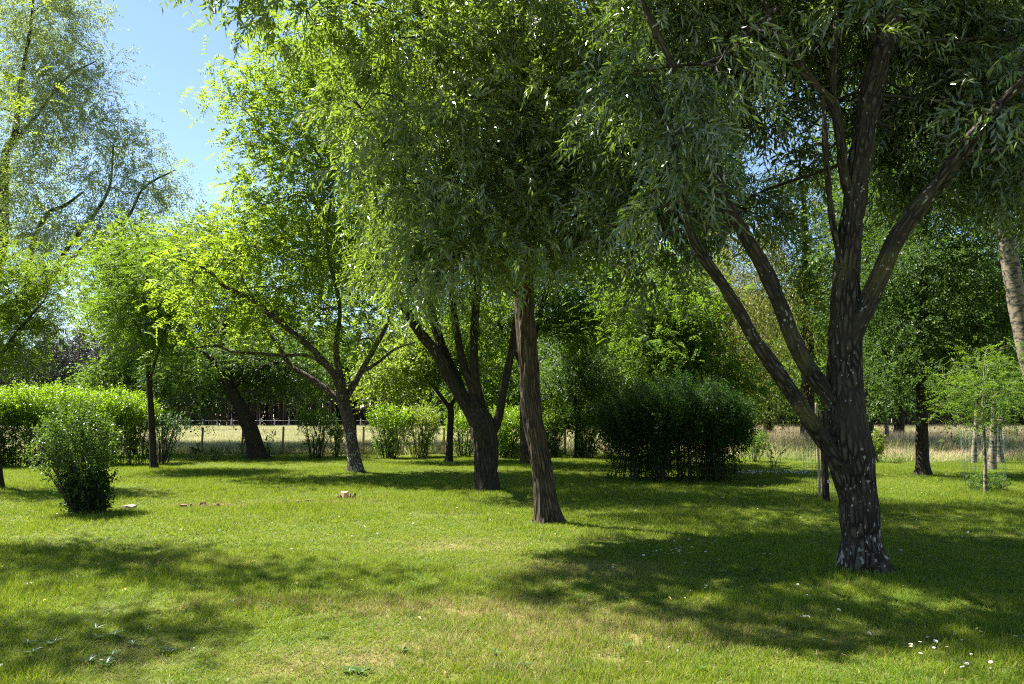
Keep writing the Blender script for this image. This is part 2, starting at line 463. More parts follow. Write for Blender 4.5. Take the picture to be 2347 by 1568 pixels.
def mesh_np(name, verts, tris=None, quads=None, mat=None, parent=None, tint=None, bark=None, smooth=False, up=None):
    """mesh object from numpy arrays (world coordinates; parented without moving)"""
    me = bpy.data.meshes.new(name)
    verts = np.asarray(verts, np.float32)
    if parent is not None:
        verts = verts - np.array(parent.matrix_world.translation if parent.parent else parent.location, np.float32)
    nt_ = 0 if tris is None else len(tris)
    nq = 0 if quads is None else len(quads)
    me.vertices.add(len(verts))
    me.vertices.foreach_set('co', verts.ravel())
    loops = np.concatenate([np.asarray(a, np.int32).ravel() for a in (tris, quads) if a is not None and len(a)])
    me.loops.add(len(loops))
    me.loops.foreach_set('vertex_index', loops)
    starts = np.concatenate([np.arange(nt_) * 3, nt_ * 3 + np.arange(nq) * 4]).astype(np.int32)
    me.polygons.add(nt_ + nq)
    me.polygons.foreach_set('loop_start', starts)
    me.update(calc_edges=True)
    me.polygons.foreach_set('use_smooth', np.full(nt_ + nq, smooth))
    if tint is not None:
        me.attributes.new('tint', 'FLOAT', 'POINT').data.foreach_set('value', np.asarray(tint, np.float32))
    if up is not None:
        me.attributes.new('up', 'FLOAT', 'POINT').data.foreach_set('value', np.asarray(up, np.float32))
    if bark is not None:
        me.attributes.new('bark', 'FLOAT_VECTOR', 'POINT').data.foreach_set('vector', np.asarray(bark, np.float32).ravel())
    if mat is not None:
        me.materials.append(mat)
    o = bpy.data.objects.new(name, me)
    COL.objects.link(o)
    if parent is not None:
        o.parent = parent
    return o

# ------------------------------------------------------------------ tubes (trunks, limbs, twigs)
def catmull(pts, n):
    pts = np.asarray(pts, float)
    if len(pts) == 2:
        t = np.linspace(0, 1, n)[:, None]
        return pts[0] * (1 - t) + pts[1] * t
    ext = np.vstack([2 * pts[0] - pts[1], pts, 2 * pts[-1] - pts[-2]])
    seg = len(pts) - 1
    u = np.linspace(0, seg - 1e-6, n)
    i = u.astype(int)
    t = (u - i)[:, None]
    p0, p1, p2, p3 = ext[i], ext[i + 1], ext[i + 2], ext[i + 3]
    return 0.5 * ((2 * p1) + (-p0 + p2) * t + (2 * p0 - 5 * p1 + 4 * p2 - p3) * t ** 2 + (-p0 + 3 * p1 - 3 * p2 + p3) * t ** 3)

class Tubes:
    """collects tapered tubes into one mesh"""
    def __init__(self):
        self.v, self.q, self.b, self.n = [], [], [], 0
    def add(self, pts, rad, sides=8, rings=None, relief=0.0, lump=0.0, flare=0.0, seed=0):
        pts = np.asarray(pts, float)
        rings = rings or max(3, 3 * len(pts))
        c = catmull(pts, rings)
        k = np.linspace(0, len(rad) - 1, rings)
        r = np.interp(k, np.arange(len(rad)), rad)
        tan = norm(np.gradient(c, axis=0))
        ref = np.array([0.0, 1.0, 0.0]) if abs(tan[:, 1]).mean() < 0.8 else np.array([1.0, 0, 0])
        a = norm(np.cross(tan, ref))
        b = np.cross(tan, a)
        th = np.linspace(0, 2 * math.pi, sides, endpoint=False)
        s = np.concatenate([[0], np.cumsum(np.linalg.norm(np.diff(c, axis=0), axis=1))])
        rr = np.repeat(r[:, None], sides, 1)
        ct, st = np.cos(th)[None], np.sin(th)[None]
        bk = np.stack([ct * rr, st * rr, np.repeat(s[:, None], sides, 1)], -1)
        if lump:
            rr = rr * (1 + lump * (vnoise(bk * np.array([6, 6, 2.0]) + seed * 7.3, seed) - 0.5) * 2)
        if flare:
            z = np.clip(1 - s / 0.45, 0, 1)[:, None] ** 2
            rr = rr * (1 + flare * z * (0.55 + 0.45 * np.sin(th * 5 + seed)[None] + 0.3 * np.sin(th * 3 + 2 * seed)[None]))
        if relief:
            q = bk * np.array([17, 17, 2.6]) + seed * 3.1
            w = vnoise(q, seed + 5)
            w = 1 - np.abs(2 * w - 1)
            q2 = bk * np.array([34, 34, 6.0])
            w2 = vnoise(q2, seed + 9)
            rr = rr + relief * (0.55 - w ** 2 * 1.5 + (w2 - 0.5) * 0.5)
        V = c[:, None] + a[:, None] * (ct * rr)[..., None] + b[:, None] * (st * rr)[..., None]
        i = np.arange(rings - 1)[:, None] * sides + np.arange(sides)[None]
        j = np.arange(rings - 1)[:, None] * sides + (np.arange(sides)[None] + 1) % sides
        Q = np.stack([i, j, j + sides, i + sides], -1).reshape(-1, 4) + self.n
        V = V.reshape(-1, 3)
        bk = bk.reshape(-1, 3) + np.array([seed * 1.37, seed * 0.7, 0])
        # cap the far end with a point
        self.v += [V, c[-1:] + tan[-1:] * r[-1] * 0.5]
        self.b += [bk, bk[-1:]]
        top = self.n + (rings - 1) * sides
        tipi = self.n + rings * sides
        cap = np.stack([top + np.arange(sides), top + (np.arange(sides) + 1) % sides, np.full(sides, tipi), np.full(sides, tipi)], -1)
        self.q.append(Q)
        self.caps = getattr(self, 'caps', [])
        self.caps.append(cap[:, :3])
        self.n += rings * sides + 1
        return c, r
    def build(self, name, mat, parent=None, smooth=True):
        return mesh_np(name, np.vstack(self.v), tris=np.vstack(self.caps), quads=np.vstack(self.q), mat=mat, parent=parent, bark=np.vstack(self.b), smooth=smooth)

# ------------------------------------------------------------------ leaves
def leaf_verts(p, u, n, L, w, fold=0.25, one=False):
    """p base, u direction, n rough normal; folded rhombus of two triangles, or one triangle for far leaves"""
    s = norm(np.cross(n, u))
    n = np.cross(u, s)
    L = L[:, None]
    w = w[:, None]
    tip = p + u * L - n * L * 0.10
    if one:
        V = np.stack([p + s * w * 0.5, tip, p - s * w * 0.5 + u * L * 0.25], 1)
        T = np.arange(len(p) * 3).reshape(-1, 3)
        return V.reshape(-1, 3), T, 3
    mid = p + u * L * 0.45
    V = np.stack([p, mid + s * w * 0.5 + n * w * fold, tip, mid - s * w * 0.5 + n * w * fold], 1)
    b = np.arange(len(p))[:, None] * 4
    T = np.concatenate([b + np.array([[0, 2, 1]]), b + np.array([[0, 3, 2]])], 1).reshape(-1, 3)
    return V.reshape(-1, 3), T, 4

def unit_rand(rng, n):
    return norm(rng.normal(size=(n, 3)))

def foliage(rng, blobs, n_leaf, per, twig_len, leaf_len, leaf_w, droop=0.4, style='alt', clump=0.45, clumps_per=14,
            one=False, up_bias=0.0, shell=0.5, side=0.75, out_w=0.8):
    """blobs: (centre, radii, weight). Leaves on drooping twigs, twigs in clumps, clumps in blobs."""
    cs = np.array([b[0] for b in blobs], float)
    rs = np.array([b[1] for b in blobs], float)
    wt = np.array([b[2] for b in blobs], float) * (rs.prod(1) ** (2 / 3))
    wt /= wt.sum()
    n_tw = max(1, int(n_leaf / per))
    # clumps
    nc = np.maximum(3, (clumps_per * len(blobs) * wt / wt.max() ** 0.0 * 1.0)).astype(int)
    bi = np.repeat(np.arange(len(blobs)), nc)
    dirs = unit_rand(rng, len(bi))
    rad = rng.random(len(bi)) ** shell
    cc = cs[bi] + dirs * rs[bi] * rad[:, None]
    cw = rng.random(len(bi)) ** 1.0 + 0.25
    cw = cw * wt[bi] / np.bincount(bi, cw, len(blobs))[bi]
    k = rng.choice(len(bi), n_tw, p=cw / cw.sum())
    cr = clump * (0.6 + 0.8 * rng.random(len(bi)))
    off = rng.normal(size=(n_tw, 3)) * cr[k][:, None] * np.array([1, 1, 0.7])
    p0 = cc[k] + off
    b = bi[k]
    cdir = norm(norm((cc - cs[bi]) / rs[bi]) * out_w + unit_rand(rng, len(bi)) * 0.7 + np.array([0, 0, up_bias]))
    d0 = norm(cdir[k] + norm(off) * 0.35 + unit_rand(rng, n_tw) * 0.55)
    TL = twig_len * (0.6 + 0.8 * rng.random(n_tw))
    down = np.array([0, 0, -1.0])
    t = (np.arange(per) + 0.6) / per
    # twig points and tangents
    tt = t[None, :, None]
    pts = p0[:, None] + d0[:, None] * tt * TL[:, None, None] + down * droop * (tt ** 2) * TL[:, None, None]
    tan = norm(d0[:, None] + down * 2 * droop * tt)
    sgn = np.where(np.arange(per) % 2 == 0, 1.0, -1.0)[None, :, None]
    if style == 'pinnate':
        nrm0 = norm(np.array([0, 0, 1.0]) + rng.normal(size=(n_tw, 3)) * 0.45)
        s = norm(np.cross(nrm0[:, None] + 0 * tan, tan))
        u = norm(s * sgn * 0.9 + tan * 0.4 + rng.normal(size=pts.shape) * 0.10)
        nn = nrm0[:, None] + rng.normal(size=pts.shape) * 0.18
        # opposite pairs
        pts = p0[:, None] + d0[:, None] * (np.floor(np.arange(per) / 2) * 2 / per)[None, :, None] * TL[:, None, None] + down * droop * ((np.floor(np.arange(per) / 2) * 2 / per)[None, :, None] ** 2) * TL[:, None, None]
    else:
        s = norm(np.cross(tan, unit_rand(rng, n_tw)[:, None] + 0 * tan))
        u = norm(s * sgn * side + tan * 0.8 + rng.normal(size=pts.shape) * 0.25 + down * droop * 0.35)
        nn = norm(np.array([0, 0, 0.7]) + rng.normal(size=(n_tw, 1, 3)) * 0.45 + rng.normal(size=pts.shape) * 0.5)
    N = n_tw * per
    pts, u, nn = pts.reshape(N, 3), u.reshape(N, 3), nn.reshape(N, 3)
    L = leaf_len * (0.65 + 0.6 * rng.random(N))
    w = leaf_w * (0.7 + 0.5 * rng.random(N))
    V, T, m = leaf_verts(pts, u, nn, L, w, one=one)
    tint_tw = 0.6 * rng.random(len(bi))[k] + 0.4 * rng.random(n_tw)
    tint = np.clip(0.55 * np.repeat(tint_tw, per) + 0.45 * rng.random(N), 0, 1)
    return V, T, np.repeat(tint, m), cc, bi

def blob(x, y, rx, ry, d, rd=None, w=1.0):
    c = P(x, y, d)
    return (c, np.array([W(rx, d), rd if rd is not None else W(rx, d), W(ry, d)]), w)

# ------------------------------------------------------------------ a tree
def tree(name, label, cat, base, bark, leaf, trunk, limbs, blobs, n_leaf, seed, group=None, hero=False, per=9, twig_len=0.5,
         leaf_len=0.09, leaf_w=0.017, droop=0.5, style='alt', clump=0.45, clumps_per=14, one=False, twig_mat='twig_dark',
         flare=0.5, up_bias=0.0, shell=0.5, sub=5, br=0.03, branch_name='limb'):
    """trunk / limbs: lists of (x, y, width, d) in print units"""
    rng = np.random.default_rng(seed)
    root = empty(name, base, label, cat, group)
    skel = []
    def tube_of(poly, sides, relief, fl, nm, sd):
        tb = Tubes()
        pts = [P(x, y, d) for (x, y, w, d) in poly]
        rad = [max(0.006, W(w, d) / 2) for (x, y, w, d) in poly]
        ln = sum(np.linalg.norm(np.subtract(pts[i + 1], pts[i])) for i in range(len(pts) - 1))
        rings = max(6, int(ln / (0.035 if hero else 0.12)))
        c, r = tb.add(pts, rad, sides, rings, relief=relief, lump=0.10, flare=fl, seed=sd)
        skel.append(c)
        tb.build(nm, M[bark], root)
    tube_of(trunk, 64 if hero else 12, 0.020 if hero else 0.0, flare, 'trunk', seed % 17)
    for i, l in enumerate(limbs):
        tube_of(l, 30 if hero else 9, 0.013 if hero else 0.0, 0.0, branch_name, seed % 17 + i + 1)
    if blobs:
        V, T, tint, cc, bi = foliage(rng, blobs, n_leaf, per, twig_len, leaf_len, leaf_w, droop, style, clump, clumps_per, one, up_bias, shell)
        tag(mesh_np('crown', V, tris=T, mat=M[leaf], parent=root, tint=tint), kind='stuff')
        sk = np.vstack(skel)
        tb = Tubes()
        for bidx, (c, r, w) in enumerate(blobs):
            c = np.array(c)
            cand = sk[sk[:, 2] < c[2] + 0.2]
            if not len(cand):
                cand = sk
            a = cand[np.argmin(np.linalg.norm(cand - c, axis=1) + 0.4 * np.abs(cand[:, 2] - c[2]))]
            ln = np.linalg.norm(c - a)
            mid = (a + c) / 2 + rng.normal(size=3) * 0.10 * ln + np.array([0, 0, 0.10 * ln])
            if ln > 0.15:
                tb.add([a, mid, c], [br, br * 0.75, br * 0.5], 5, 8)
            ci = cc[bi == bidx]
            for e in ci[rng.permutation(len(ci))[:sub]]:
                ln = np.linalg.norm(e - c)
                mid = (c + e) / 2 + rng.normal(size=3) * 0.12 * ln
                tb.add([c * 0.9 + mid * 0.1, mid, e], [br * 0.5, br * 0.33, br * 0.14], 4, 6)
        if tb.v:
            tag(tb.build('twig_growth', M[twig_mat], root), kind='stuff')
    return root

def spray(parent, rng, pts, n, leaf_len, leaf_w, mat, stem_r=0.004):
    """one leafy shoot with full-shaped lanceolate leaves (a part of its tree)"""
    pts = np.asarray(pts, float)
    c = catmull(pts, 24)
    tb = Tubes()
    tb.add(pts, [stem_r, stem_r * 0.7, stem_r * 0.4][:max(2, min(3, len(pts)))], 5, 12)
    off = np.array(parent.location)
    V, Q, tint = [], [], []
    t = np.linspace(0.15, 1.0, n)
    for i, ti in enumerate(t):
        k = min(22, int(ti * 23))
        p = c[k]
        tan = norm((c[k + 1] - c[k])[None])[0]
        s = norm(np.cross(tan, rng.normal(size=3))[None])[0]
        if ti > 0.95:
            s = s * 0.3
        u = norm((tan * 0.75 + s * 0.7 + np.array([0, 0, -0.45]))[None])[0]
        nn = norm((rng.normal(size=3) * 0.6 + np.array([0, -0.4, 0.6]))[None])[0]
        sd = norm(np.cross(nn, u)[None])[0]
        nn = np.cross(u, sd)
        L = leaf_len * rng.uniform(0.7, 1.2)
        w = leaf_w * rng.uniform(0.8, 1.2)
        b = sum(len(v) for v in V)
        rows = [(0, 0.08), (0.2, 0.75), (0.45, 1.0), (0.75, 0.62), (1.0, 0.03)]
        vv = []
        for (a, ww) in rows:
            cen = p + u * L * a - nn * L * 0.16 * a * a
            vv += [cen + sd * w * ww / 2 + nn * w * ww * 0.14, cen, cen - sd * w * ww / 2 + nn * w * ww * 0.14]
        for r in range(4):
            for h in (0, 1):
                i0 = b + r * 3 + h
                Q.append((i0, i0 + 1, i0 + 4, i0 + 3))
        V.append(np.array(vv))
        tint += [rng.uniform(0.3, 0.93)] * 15
    o = mesh_np('leaf_spray', np.vstack(V), quads=np.array(Q), mat=mat, parent=parent, tint=np.array(tint), smooth=True)
    tag(o, kind='stuff')
    so = tb.build('stem', M['twig'], parent)
    so.parent = o
    return o

#@@SETTING
# ------------------------------------------------------------------ ground sheets
def grid_sheet(name, x0, x1, y0, y1, nx, ny, z, mat, edge=None, hfun=None):
    xs = np.linspace(x0, x1, nx)
    tv = np.linspace(0, 1, ny)
    X = np.repeat(xs[None], ny, 0)
    ye = np.full(nx, y1) if edge is None else edge(xs)
    Y = y0 + tv[:, None] * (ye[None] - y0)
    Z = np.full_like(X, z) if hfun is None else z + hfun(X, Y)
    V = np.stack([X, Y, Z], -1).reshape(-1, 3)
    i = (np.arange(ny - 1)[:, None] * nx + np.arange(nx - 1)[None]).ravel()
    Q = np.stack([i, i + 1, i + 1 + nx, i + nx], -1)
    o = mesh_np(name, V, quads=Q, mat=mat, smooth=True)
    return tag(o, kind='structure')

def lawn_edge(x):
    return np.where(x < 6, 31.0, 31.0 - np.clip((x - 6) / 4, 0, 1) * 4.5) + 0.35 * np.sin(x * 0.8) + 0.2 * np.sin(x * 2.1)

grid_sheet('field', -700, 700, -300, 900, 8, 8, -0.07, M['field'])
tk = grid_sheet('dirt_track', -60, 12, 30.2, 33.4, 60, 4, -0.058, M['track'], edge=lambda x: 33.2 + 0.3 * np.sin(x * 0.7))
grid_sheet('lawn', -45, 40, -14, 31, 170, 90, 0.0, M['lawn'], edge=lawn_edge, hfun=ground_h)

# ------------------------------------------------------------------ grass (geometry nodes, one object each)
def grass_object(name, pts, rot, scl, mat, blade_n, patch, h, w, bend, spread, label, seeds=5, taper=0.85, head=False):
    me = bpy.data.meshes.new(name)
    me.vertices.add(len(pts))
    me.vertices.foreach_set('co', np.asarray(pts, np.float32).ravel())
    me.attributes.new('rot', 'FLOAT', 'POINT').data.foreach_set('value', np.asarray(rot, np.float32))
    me.attributes.new('scl', 'FLOAT', 'POINT').data.foreach_set('value', np.asarray(scl, np.float32))
    me.materials.append(mat)
    o = bpy.data.objects.new(name, me)
    COL.objects.link(o)
    ng = bpy.data.node_groups.new(name + '_nodes', 'GeometryNodeTree')
    ng.interface.new_socket('Geometry', in_out='INPUT', socket_type='NodeSocketGeometry')
    ng.interface.new_socket('Geometry', in_out='OUTPUT', socket_type='NodeSocketGeometry')
    N, Lk = ng.nodes.new, ng.links.new
    gi, go = N('NodeGroupInput'), N('NodeGroupOutput')
    def rnd(lo, hi, seed, vec=False):
        r = N('FunctionNodeRandomValue')
        r.data_type = 'FLOAT_VECTOR' if vec else 'FLOAT'
        if vec:
            r.inputs[0].default_value, r.inputs[1].default_value = lo, hi
        else:
            r.inputs[2].default_value, r.inputs[3].default_value = lo, hi
        r.inputs['Seed'].default_value = seed
        return r.outputs[0 if vec else 1]
    def mth(op, a, b=None):
        m_ = N('ShaderNodeMath')
        m_.operation = op
        for i, v in enumerate((a, b)):
            if v is None: continue
            if isinstance(v, (int, float)): m_.inputs[i].default_value = v
            else: Lk(v, m_.inputs[i])
        return m_.outputs[0]
    # one blade: a narrow strip, tapered and bent
    gr = N('GeometryNodeMeshGrid')
    gr.inputs['Size X'].default_value = w
    gr.inputs['Size Y'].default_value = 1.0
    gr.inputs['Vertices X'].default_value = 2
    gr.inputs['Vertices Y'].default_value = 4
    pos = N('GeometryNodeInputPosition')
    sep = N('ShaderNodeSeparateXYZ')
    Lk(pos.outputs[0], sep.inputs[0])
    t = mth('ADD', sep.outputs[1], 0.5)
    xx = mth('MULTIPLY', sep.outputs[0], mth('SUBTRACT', 1.0, mth('MULTIPLY', t, taper)))
    yy = mth('MULTIPLY', mth('MULTIPLY', t, t), bend)
    zz = mth('MULTIPLY', t, h)
    cmb = N('ShaderNodeCombineXYZ')
    Lk(xx, cmb.inputs[0]); Lk(yy, cmb.inputs[1]); Lk(zz, cmb.inputs[2])
    sa0 = N('GeometryNodeStoreNamedAttribute')
    sa0.data_type, sa0.domain = 'FLOAT', 'POINT'
    sa0.inputs['Name'].default_value = 'up'
    Lk(gr.outputs[0], sa0.inputs[0]); Lk(t, sa0.inputs['Value'])
    sp = N('GeometryNodeSetPosition')
    Lk(sa0.outputs[0], sp.inputs['Geometry']); Lk(cmb.outputs[0], sp.inputs['Position'])
    # several patches of blades
    g2i = N('GeometryNodeGeometryToInstance')
    for s in range(seeds):
        pg = N('GeometryNodeMeshGrid')
        pg.inputs['Size X'].default_value = patch
        pg.inputs['Size Y'].default_value = patch
        pg.inputs['Vertices X'].default_value = 2
        pg.inputs['Vertices Y'].default_value = 2
        dp = N('GeometryNodeDistributePointsOnFaces')
        dp.inputs['Density'].default_value = blade_n / patch ** 2
        dp.inputs['Seed'].default_value = s
        Lk(pg.outputs[0], dp.inputs['Mesh'])
        ip = N('GeometryNodeInstanceOnPoints')
        Lk(dp.outputs['Points'], ip.inputs['Points'])
        Lk(sp.outputs[0], ip.inputs['Instance'])
        Lk(rnd((-spread, -spread, 0), (spread, spread, 6.283), 10 + s, True), ip.inputs['Rotation'])
        sv = N('ShaderNodeCombineXYZ')
        Lk(rnd(0.6, 1.3, 20 + s), sv.inputs[0]); Lk(rnd(0.3, 1.6, 40 + s), sv.inputs[1]); Lk(rnd(0.35, 1.2, 30 + s), sv.inputs[2])
        Lk(sv.outputs[0], ip.inputs['Scale'])
        geo_s = ip.outputs[0]
        for nm, sd in (('tint', 50), ('pick', 70)):
            sa = N('GeometryNodeStoreNamedAttribute')
            sa.data_type, sa.domain = 'FLOAT', 'INSTANCE'
            sa.inputs['Name'].default_value = nm
            Lk(geo_s, sa.inputs[0]); Lk(rnd(0.0, 1.0, sd + s), sa.inputs['Value'])
            geo_s = sa.outputs[0]
        rl = N('GeometryNodeRealizeInstances')
        Lk(geo_s, rl.inputs[0])
        sm = N('GeometryNodeSetMaterial')
        sm.inputs['Material'].default_value = mat
        Lk(rl.outputs[0], sm.inputs[0])
        Lk(sm.outputs[0], g2i.inputs[0])
    ip2 = N('GeometryNodeInstanceOnPoints')
    Lk(gi.outputs[0], ip2.inputs['Points'])
    Lk(g2i.outputs[0], ip2.inputs['Instance'])
    ip2.inputs['Pick Instance'].default_value = True
    ri = N('FunctionNodeRandomValue')
    ri.data_type = 'INT'
    ri.inputs[4].default_value, ri.inputs[5].default_value = 0, seeds - 1
    Lk(ri.outputs[2], ip2.inputs['Instance Index'])
    def named(nm):
        a = N('GeometryNodeInputNamedAttribute')
        a.data_type = 'FLOAT'
        a.inputs[0].default_value = nm
        return a.outputs[0]
    rc = N('ShaderNodeCombineXYZ')
    Lk(named('rot'), rc.inputs[2])
    Lk(rc.outputs[0], ip2.inputs['Rotation'])
    sc_ = N('ShaderNodeCombineXYZ')
    sc_.inputs[0].default_value = 1.0
    sc_.inputs[1].default_value = 1.0
    Lk(named('scl'), sc_.inputs[2])
    Lk(sc_.outputs[0], ip2.inputs['Scale'])
    Lk(ip2.outputs[0], go.inputs[0])
    md = o.modifiers.new('grass', 'NODES')
    md.node_group = ng
    return tag(o, label, 'grass', kind='stuff')

rg = np.random.default_rng(5)
def lattice(y0, y1, step, margin=1.0, xclip=(-40, 38), edge=None):
    out = []
    y = y0
    while y < y1:
        hw = 0.70 * y + margin
        n = int(2 * hw / step) + 1
        xs = -hw + np.arange(n) * step + rg.uniform(-0.3, 0.3, n) * step
        ys = y + rg.uniform(-0.3, 0.3, n) * step
        k = (xs > xclip[0]) & (xs < xclip[1])
        if edge is not None:
            k &= ys < edge(xs) - 0.05
        out.append(np.stack([xs[k], ys[k]], -1))
        y += step
    return np.vstack(out)

TRUNKS = [G(1975, 1302), G(1254, 1196), G(1116, 1122), G(815, 1082), G(590, 1054), G(352, 1076), G(2113, 1087), G(200, 1176), G(1893, 1156), G(2256, 1130)]
def lawn_points(y0, y1, step, edge=None):
    p = lattice(y0, y1, step, edge=edge)
    z = ground_h(p[:, 0], p[:, 1])
    hn = vnoise(np.stack([p[:, 0] * 0.9, p[:, 1] * 0.9, 0 * z], -1), 3)
    return np.column_stack([p, z]), rg.uniform(0, 6.28, len(p)), 0.45 + 1.2 * hn ** 1.5 + rg.uniform(-0.1, 0.2, len(p)) + sum(0.9 * np.exp(-((p[:, 0] - t[0]) ** 2 + (p[:, 1] - t[1]) ** 2) / 0.30) for t in TRUNKS)

a, r, s = lawn_points(3.2, 9.0, 0.32)
grass_object('lawn_grass', a, r, s, M['grass'], 1000, 0.42, 0.052, 0.0048, 0.035, 0.8, 'short mown grass in the near part of the lawn, with dry tan patches')
a, r, s = lawn_points(9.0, 31.4, 0.55, edge=lawn_edge)
grass_object('lawn_grass', a, r, s, M['grass'], 1100, 0.75, 0.055, 0.0075, 0.03, 0.7, 'short mown grass of the lawn under and between the trees')

# tall meadow grass beyond the lawn
pl = lattice(33.6, 104, 1.7, xclip=(-75, 8))
pl = pl[pl[:, 0] < 6 + 0 * pl[:, 1]]
grass_object('meadow_grass', np.column_stack([pl, np.full(len(pl), -0.06)]), rg.uniform(0, 6.28, len(pl)), rg.uniform(0.75, 1.15, len(pl)), M['meadow_straw'],
             900, 2.1, 0.42, 0.022, 0.12, 0.35, 'pale straw coloured hay meadow behind the wire fence')
pr = lattice(26.4, 62, 1.0, xclip=(6, 60))
pr = pr[pr[:, 1] > lawn_edge(pr[:, 0]) + 0.2]
grass_object('meadow_grass', np.column_stack([pr, np.full(len(pr), -0.06)]), rg.uniform(0, 6.28, len(pr)), rg.uniform(0.8, 1.15, len(pr)) * np.clip(0.45 + (pr[:, 1] - lawn_edge(pr[:, 0])) / 9, 0.45, 1.0), M['meadow_pink'],
             420, 1.3, 0.82, 0.015, 0.2, 0.28, 'tall uncut meadow grass with pinkish seed heads on the right')

#@@TREES
# ------------------------------------------------------------------ trees
rngh = np.random.default_rng(77)

# 1 the big willow on the right
bw = tree('willow_tree', 'big dark willow on the right, thick limbs, white lichen spots on its trunk', 'tree',
     G(1975, 1302), 'bark_willow', 'shaded_willow_leaf',
     [(1978, 1306, 88, 8.0), (1971, 1230, 84, 8.0), (1964, 1130, 84, 8.0), (1948, 1040, 100, 8.0), (1938, 950, 90, 8.0), (1935, 860, 76, 8.0), (1936, 760, 70, 8.02),
      (1940, 640, 62, 8.05), (1950, 535, 56, 8.1), (1962, 430, 52, 8.15), (1978, 320, 50, 8.2), (1998, 200, 52, 8.3), (2028, 90, 50, 8.4), (2050, -20, 46, 8.5), (2070, -260, 30, 8.6)],
     [[(1925, 1060, 40, 7.95), (1890, 1015, 38, 7.9), (1862, 976, 36, 7.85), (1820, 908, 37, 7.8), (1772, 840, 34, 7.75), (1726, 773, 31, 7.7), (1688, 705, 28, 7.65), (1645, 637, 25, 7.6), (1597, 569, 24, 7.6), (1578, 520, 23, 7.6), (1562, 440, 20, 7.6), (1540, 330, 15, 7.6), (1500, 220, 9, 7.6), (1450, 130, 4, 7.6)],
      [(1925, 950, 44, 7.98), (1885, 890, 40, 8.0), (1852, 841, 38, 8.0), (1817, 773, 36, 8.0), (1790, 705, 36, 8.0), (1762, 637, 38, 8.0), (1725, 569, 34, 8.0), (1704, 535, 32, 8.0), (1655, 443, 30, 8.0), (1627, 341, 29, 8.0), (1585, 239, 26, 8.0), (1535, 140, 20, 8.0), (1480, 20, 14, 8.0), (1420, -150, 6, 8.0)],
      [(1950, 780, 46, 7.95), (1990, 690, 44, 7.9), (2013, 637, 42, 7.85), (2060, 535, 40, 7.8), (2110, 470, 38, 7.75), (2158, 409, 36, 7.7), (2208, 341, 34, 7.6), (2270, 260, 28, 7.4), (2360, 170, 20, 7.2)],
      [(1950, 480, 24, 8.1), (1935, 400, 22, 8.1), (1922, 306, 22, 8.1), (1910, 239, 25, 8.1), (1872, 204, 20, 8.05), (1822, 136, 19, 8.0), (1782, 78, 16, 8.0), (1740, -20, 12, 8.0)],
      [(1912, 245, 18, 8.1), (1908, 170, 16, 8.1), (1914, 85, 15, 8.1), (1914, -20, 14, 8.1)],
      [(1938, 640, 14, 8.0), (1912, 540, 15, 8.0), (1897, 420, 15, 7.95), (1890, 320, 13, 7.9), (1884, 220, 10, 7.9)],
      [(1440, 170, 5, 7.4), (1560, 150, 10, 7.4), (1610, 146, 12, 7.4), (1670, 120, 10, 7.5), (1720, 70, 9, 7.6), (1790, 10, 6, 7.8)]],
     [blob(1720, 30, 180, 110, 9.5), blob(1560, 60, 170, 130, 9.0), blob(1480, 300, 150, 130, 9.0), blob(1560, 400, 110, 120, 8.6, w=0.8), blob(2000, 60, 170, 110, 9.4), blob(2180, 90, 150, 130, 9.0),
      blob(2120, 260, 140, 110, 9.4, w=0.9), blob(2260, 250, 120, 150, 8.6), blob(2190, 420, 120, 60, 9.6, w=0.6), blob(1640, 220, 90, 90, 9.6, w=0.7), blob(1760, 250, 70, 70, 10.0, w=0.6), blob(1850, 300, 60, 60, 9.6, w=0.35), blob(1480, 500, 90, 80, 9.4, w=0.9), blob(1440, 590, 60, 50, 9.4, w=0.6), blob(1790, 150, 70, 60, 10, w=0.6), blob(1950, 230, 80, 70, 9.4, w=0.5),
      blob(1700, 480, 90, 70, 10, w=0.45), blob(1560, 560, 70, 70, 9.2, w=0.5), blob(1830, 400, 70, 50, 9.8, w=0.35), blob(2330, 420, 90, 90, 8.6, w=0.6), blob(2060, 380, 70, 60, 9.8, w=0.4),
      blob(1560, 300, 90, 110, 7.3, 0.5, w=0.4), blob(1530, 470, 60, 70, 7.3, 0.4, w=0.4), blob(1640, 150, 110, 70, 7.2, 0.5, w=0.4), blob(1480, 200, 110, 100, 7.8, 0.6, w=0.6), blob(2000, 40, 120, 60, 7.6, 0.4, w=0.25), blob(2290, 250, 70, 60, 7.0, 0.4, w=0.25),
      # overhead and beside the frame: shade the lawn
      blob(1900, -220, 420, 170, 9.0, 3.4, w=0.8), blob(1700, -300, 300, 180, 7.5, 2.2, w=0.5), blob(2300, -250, 330, 180, 9.0, 3.0, w=0.8), blob(2500, 120, 200, 220, 8.6, 2.4, w=0.7), blob(2150, -100, 300, 120, 12.0, 2.0, w=0.8),
      blob(2550, 350, 180, 160, 9.0, 2.0, w=0.5), (np.array([4.6, 11.6, 7.6]), np.array([1.6, 0.8, 0.6]), 0.7), (np.array([6.6, 12.4, 7.8]), np.array([1.6, 0.8, 0.6]), 0.6)],
     165000, 101, hero=True, per=12, twig_len=0.34, leaf_len=0.13, leaf_w=0.034, droop=0.6, clump=0.12, clumps_per=46, flare=0.6, sub=7, br=0.022)
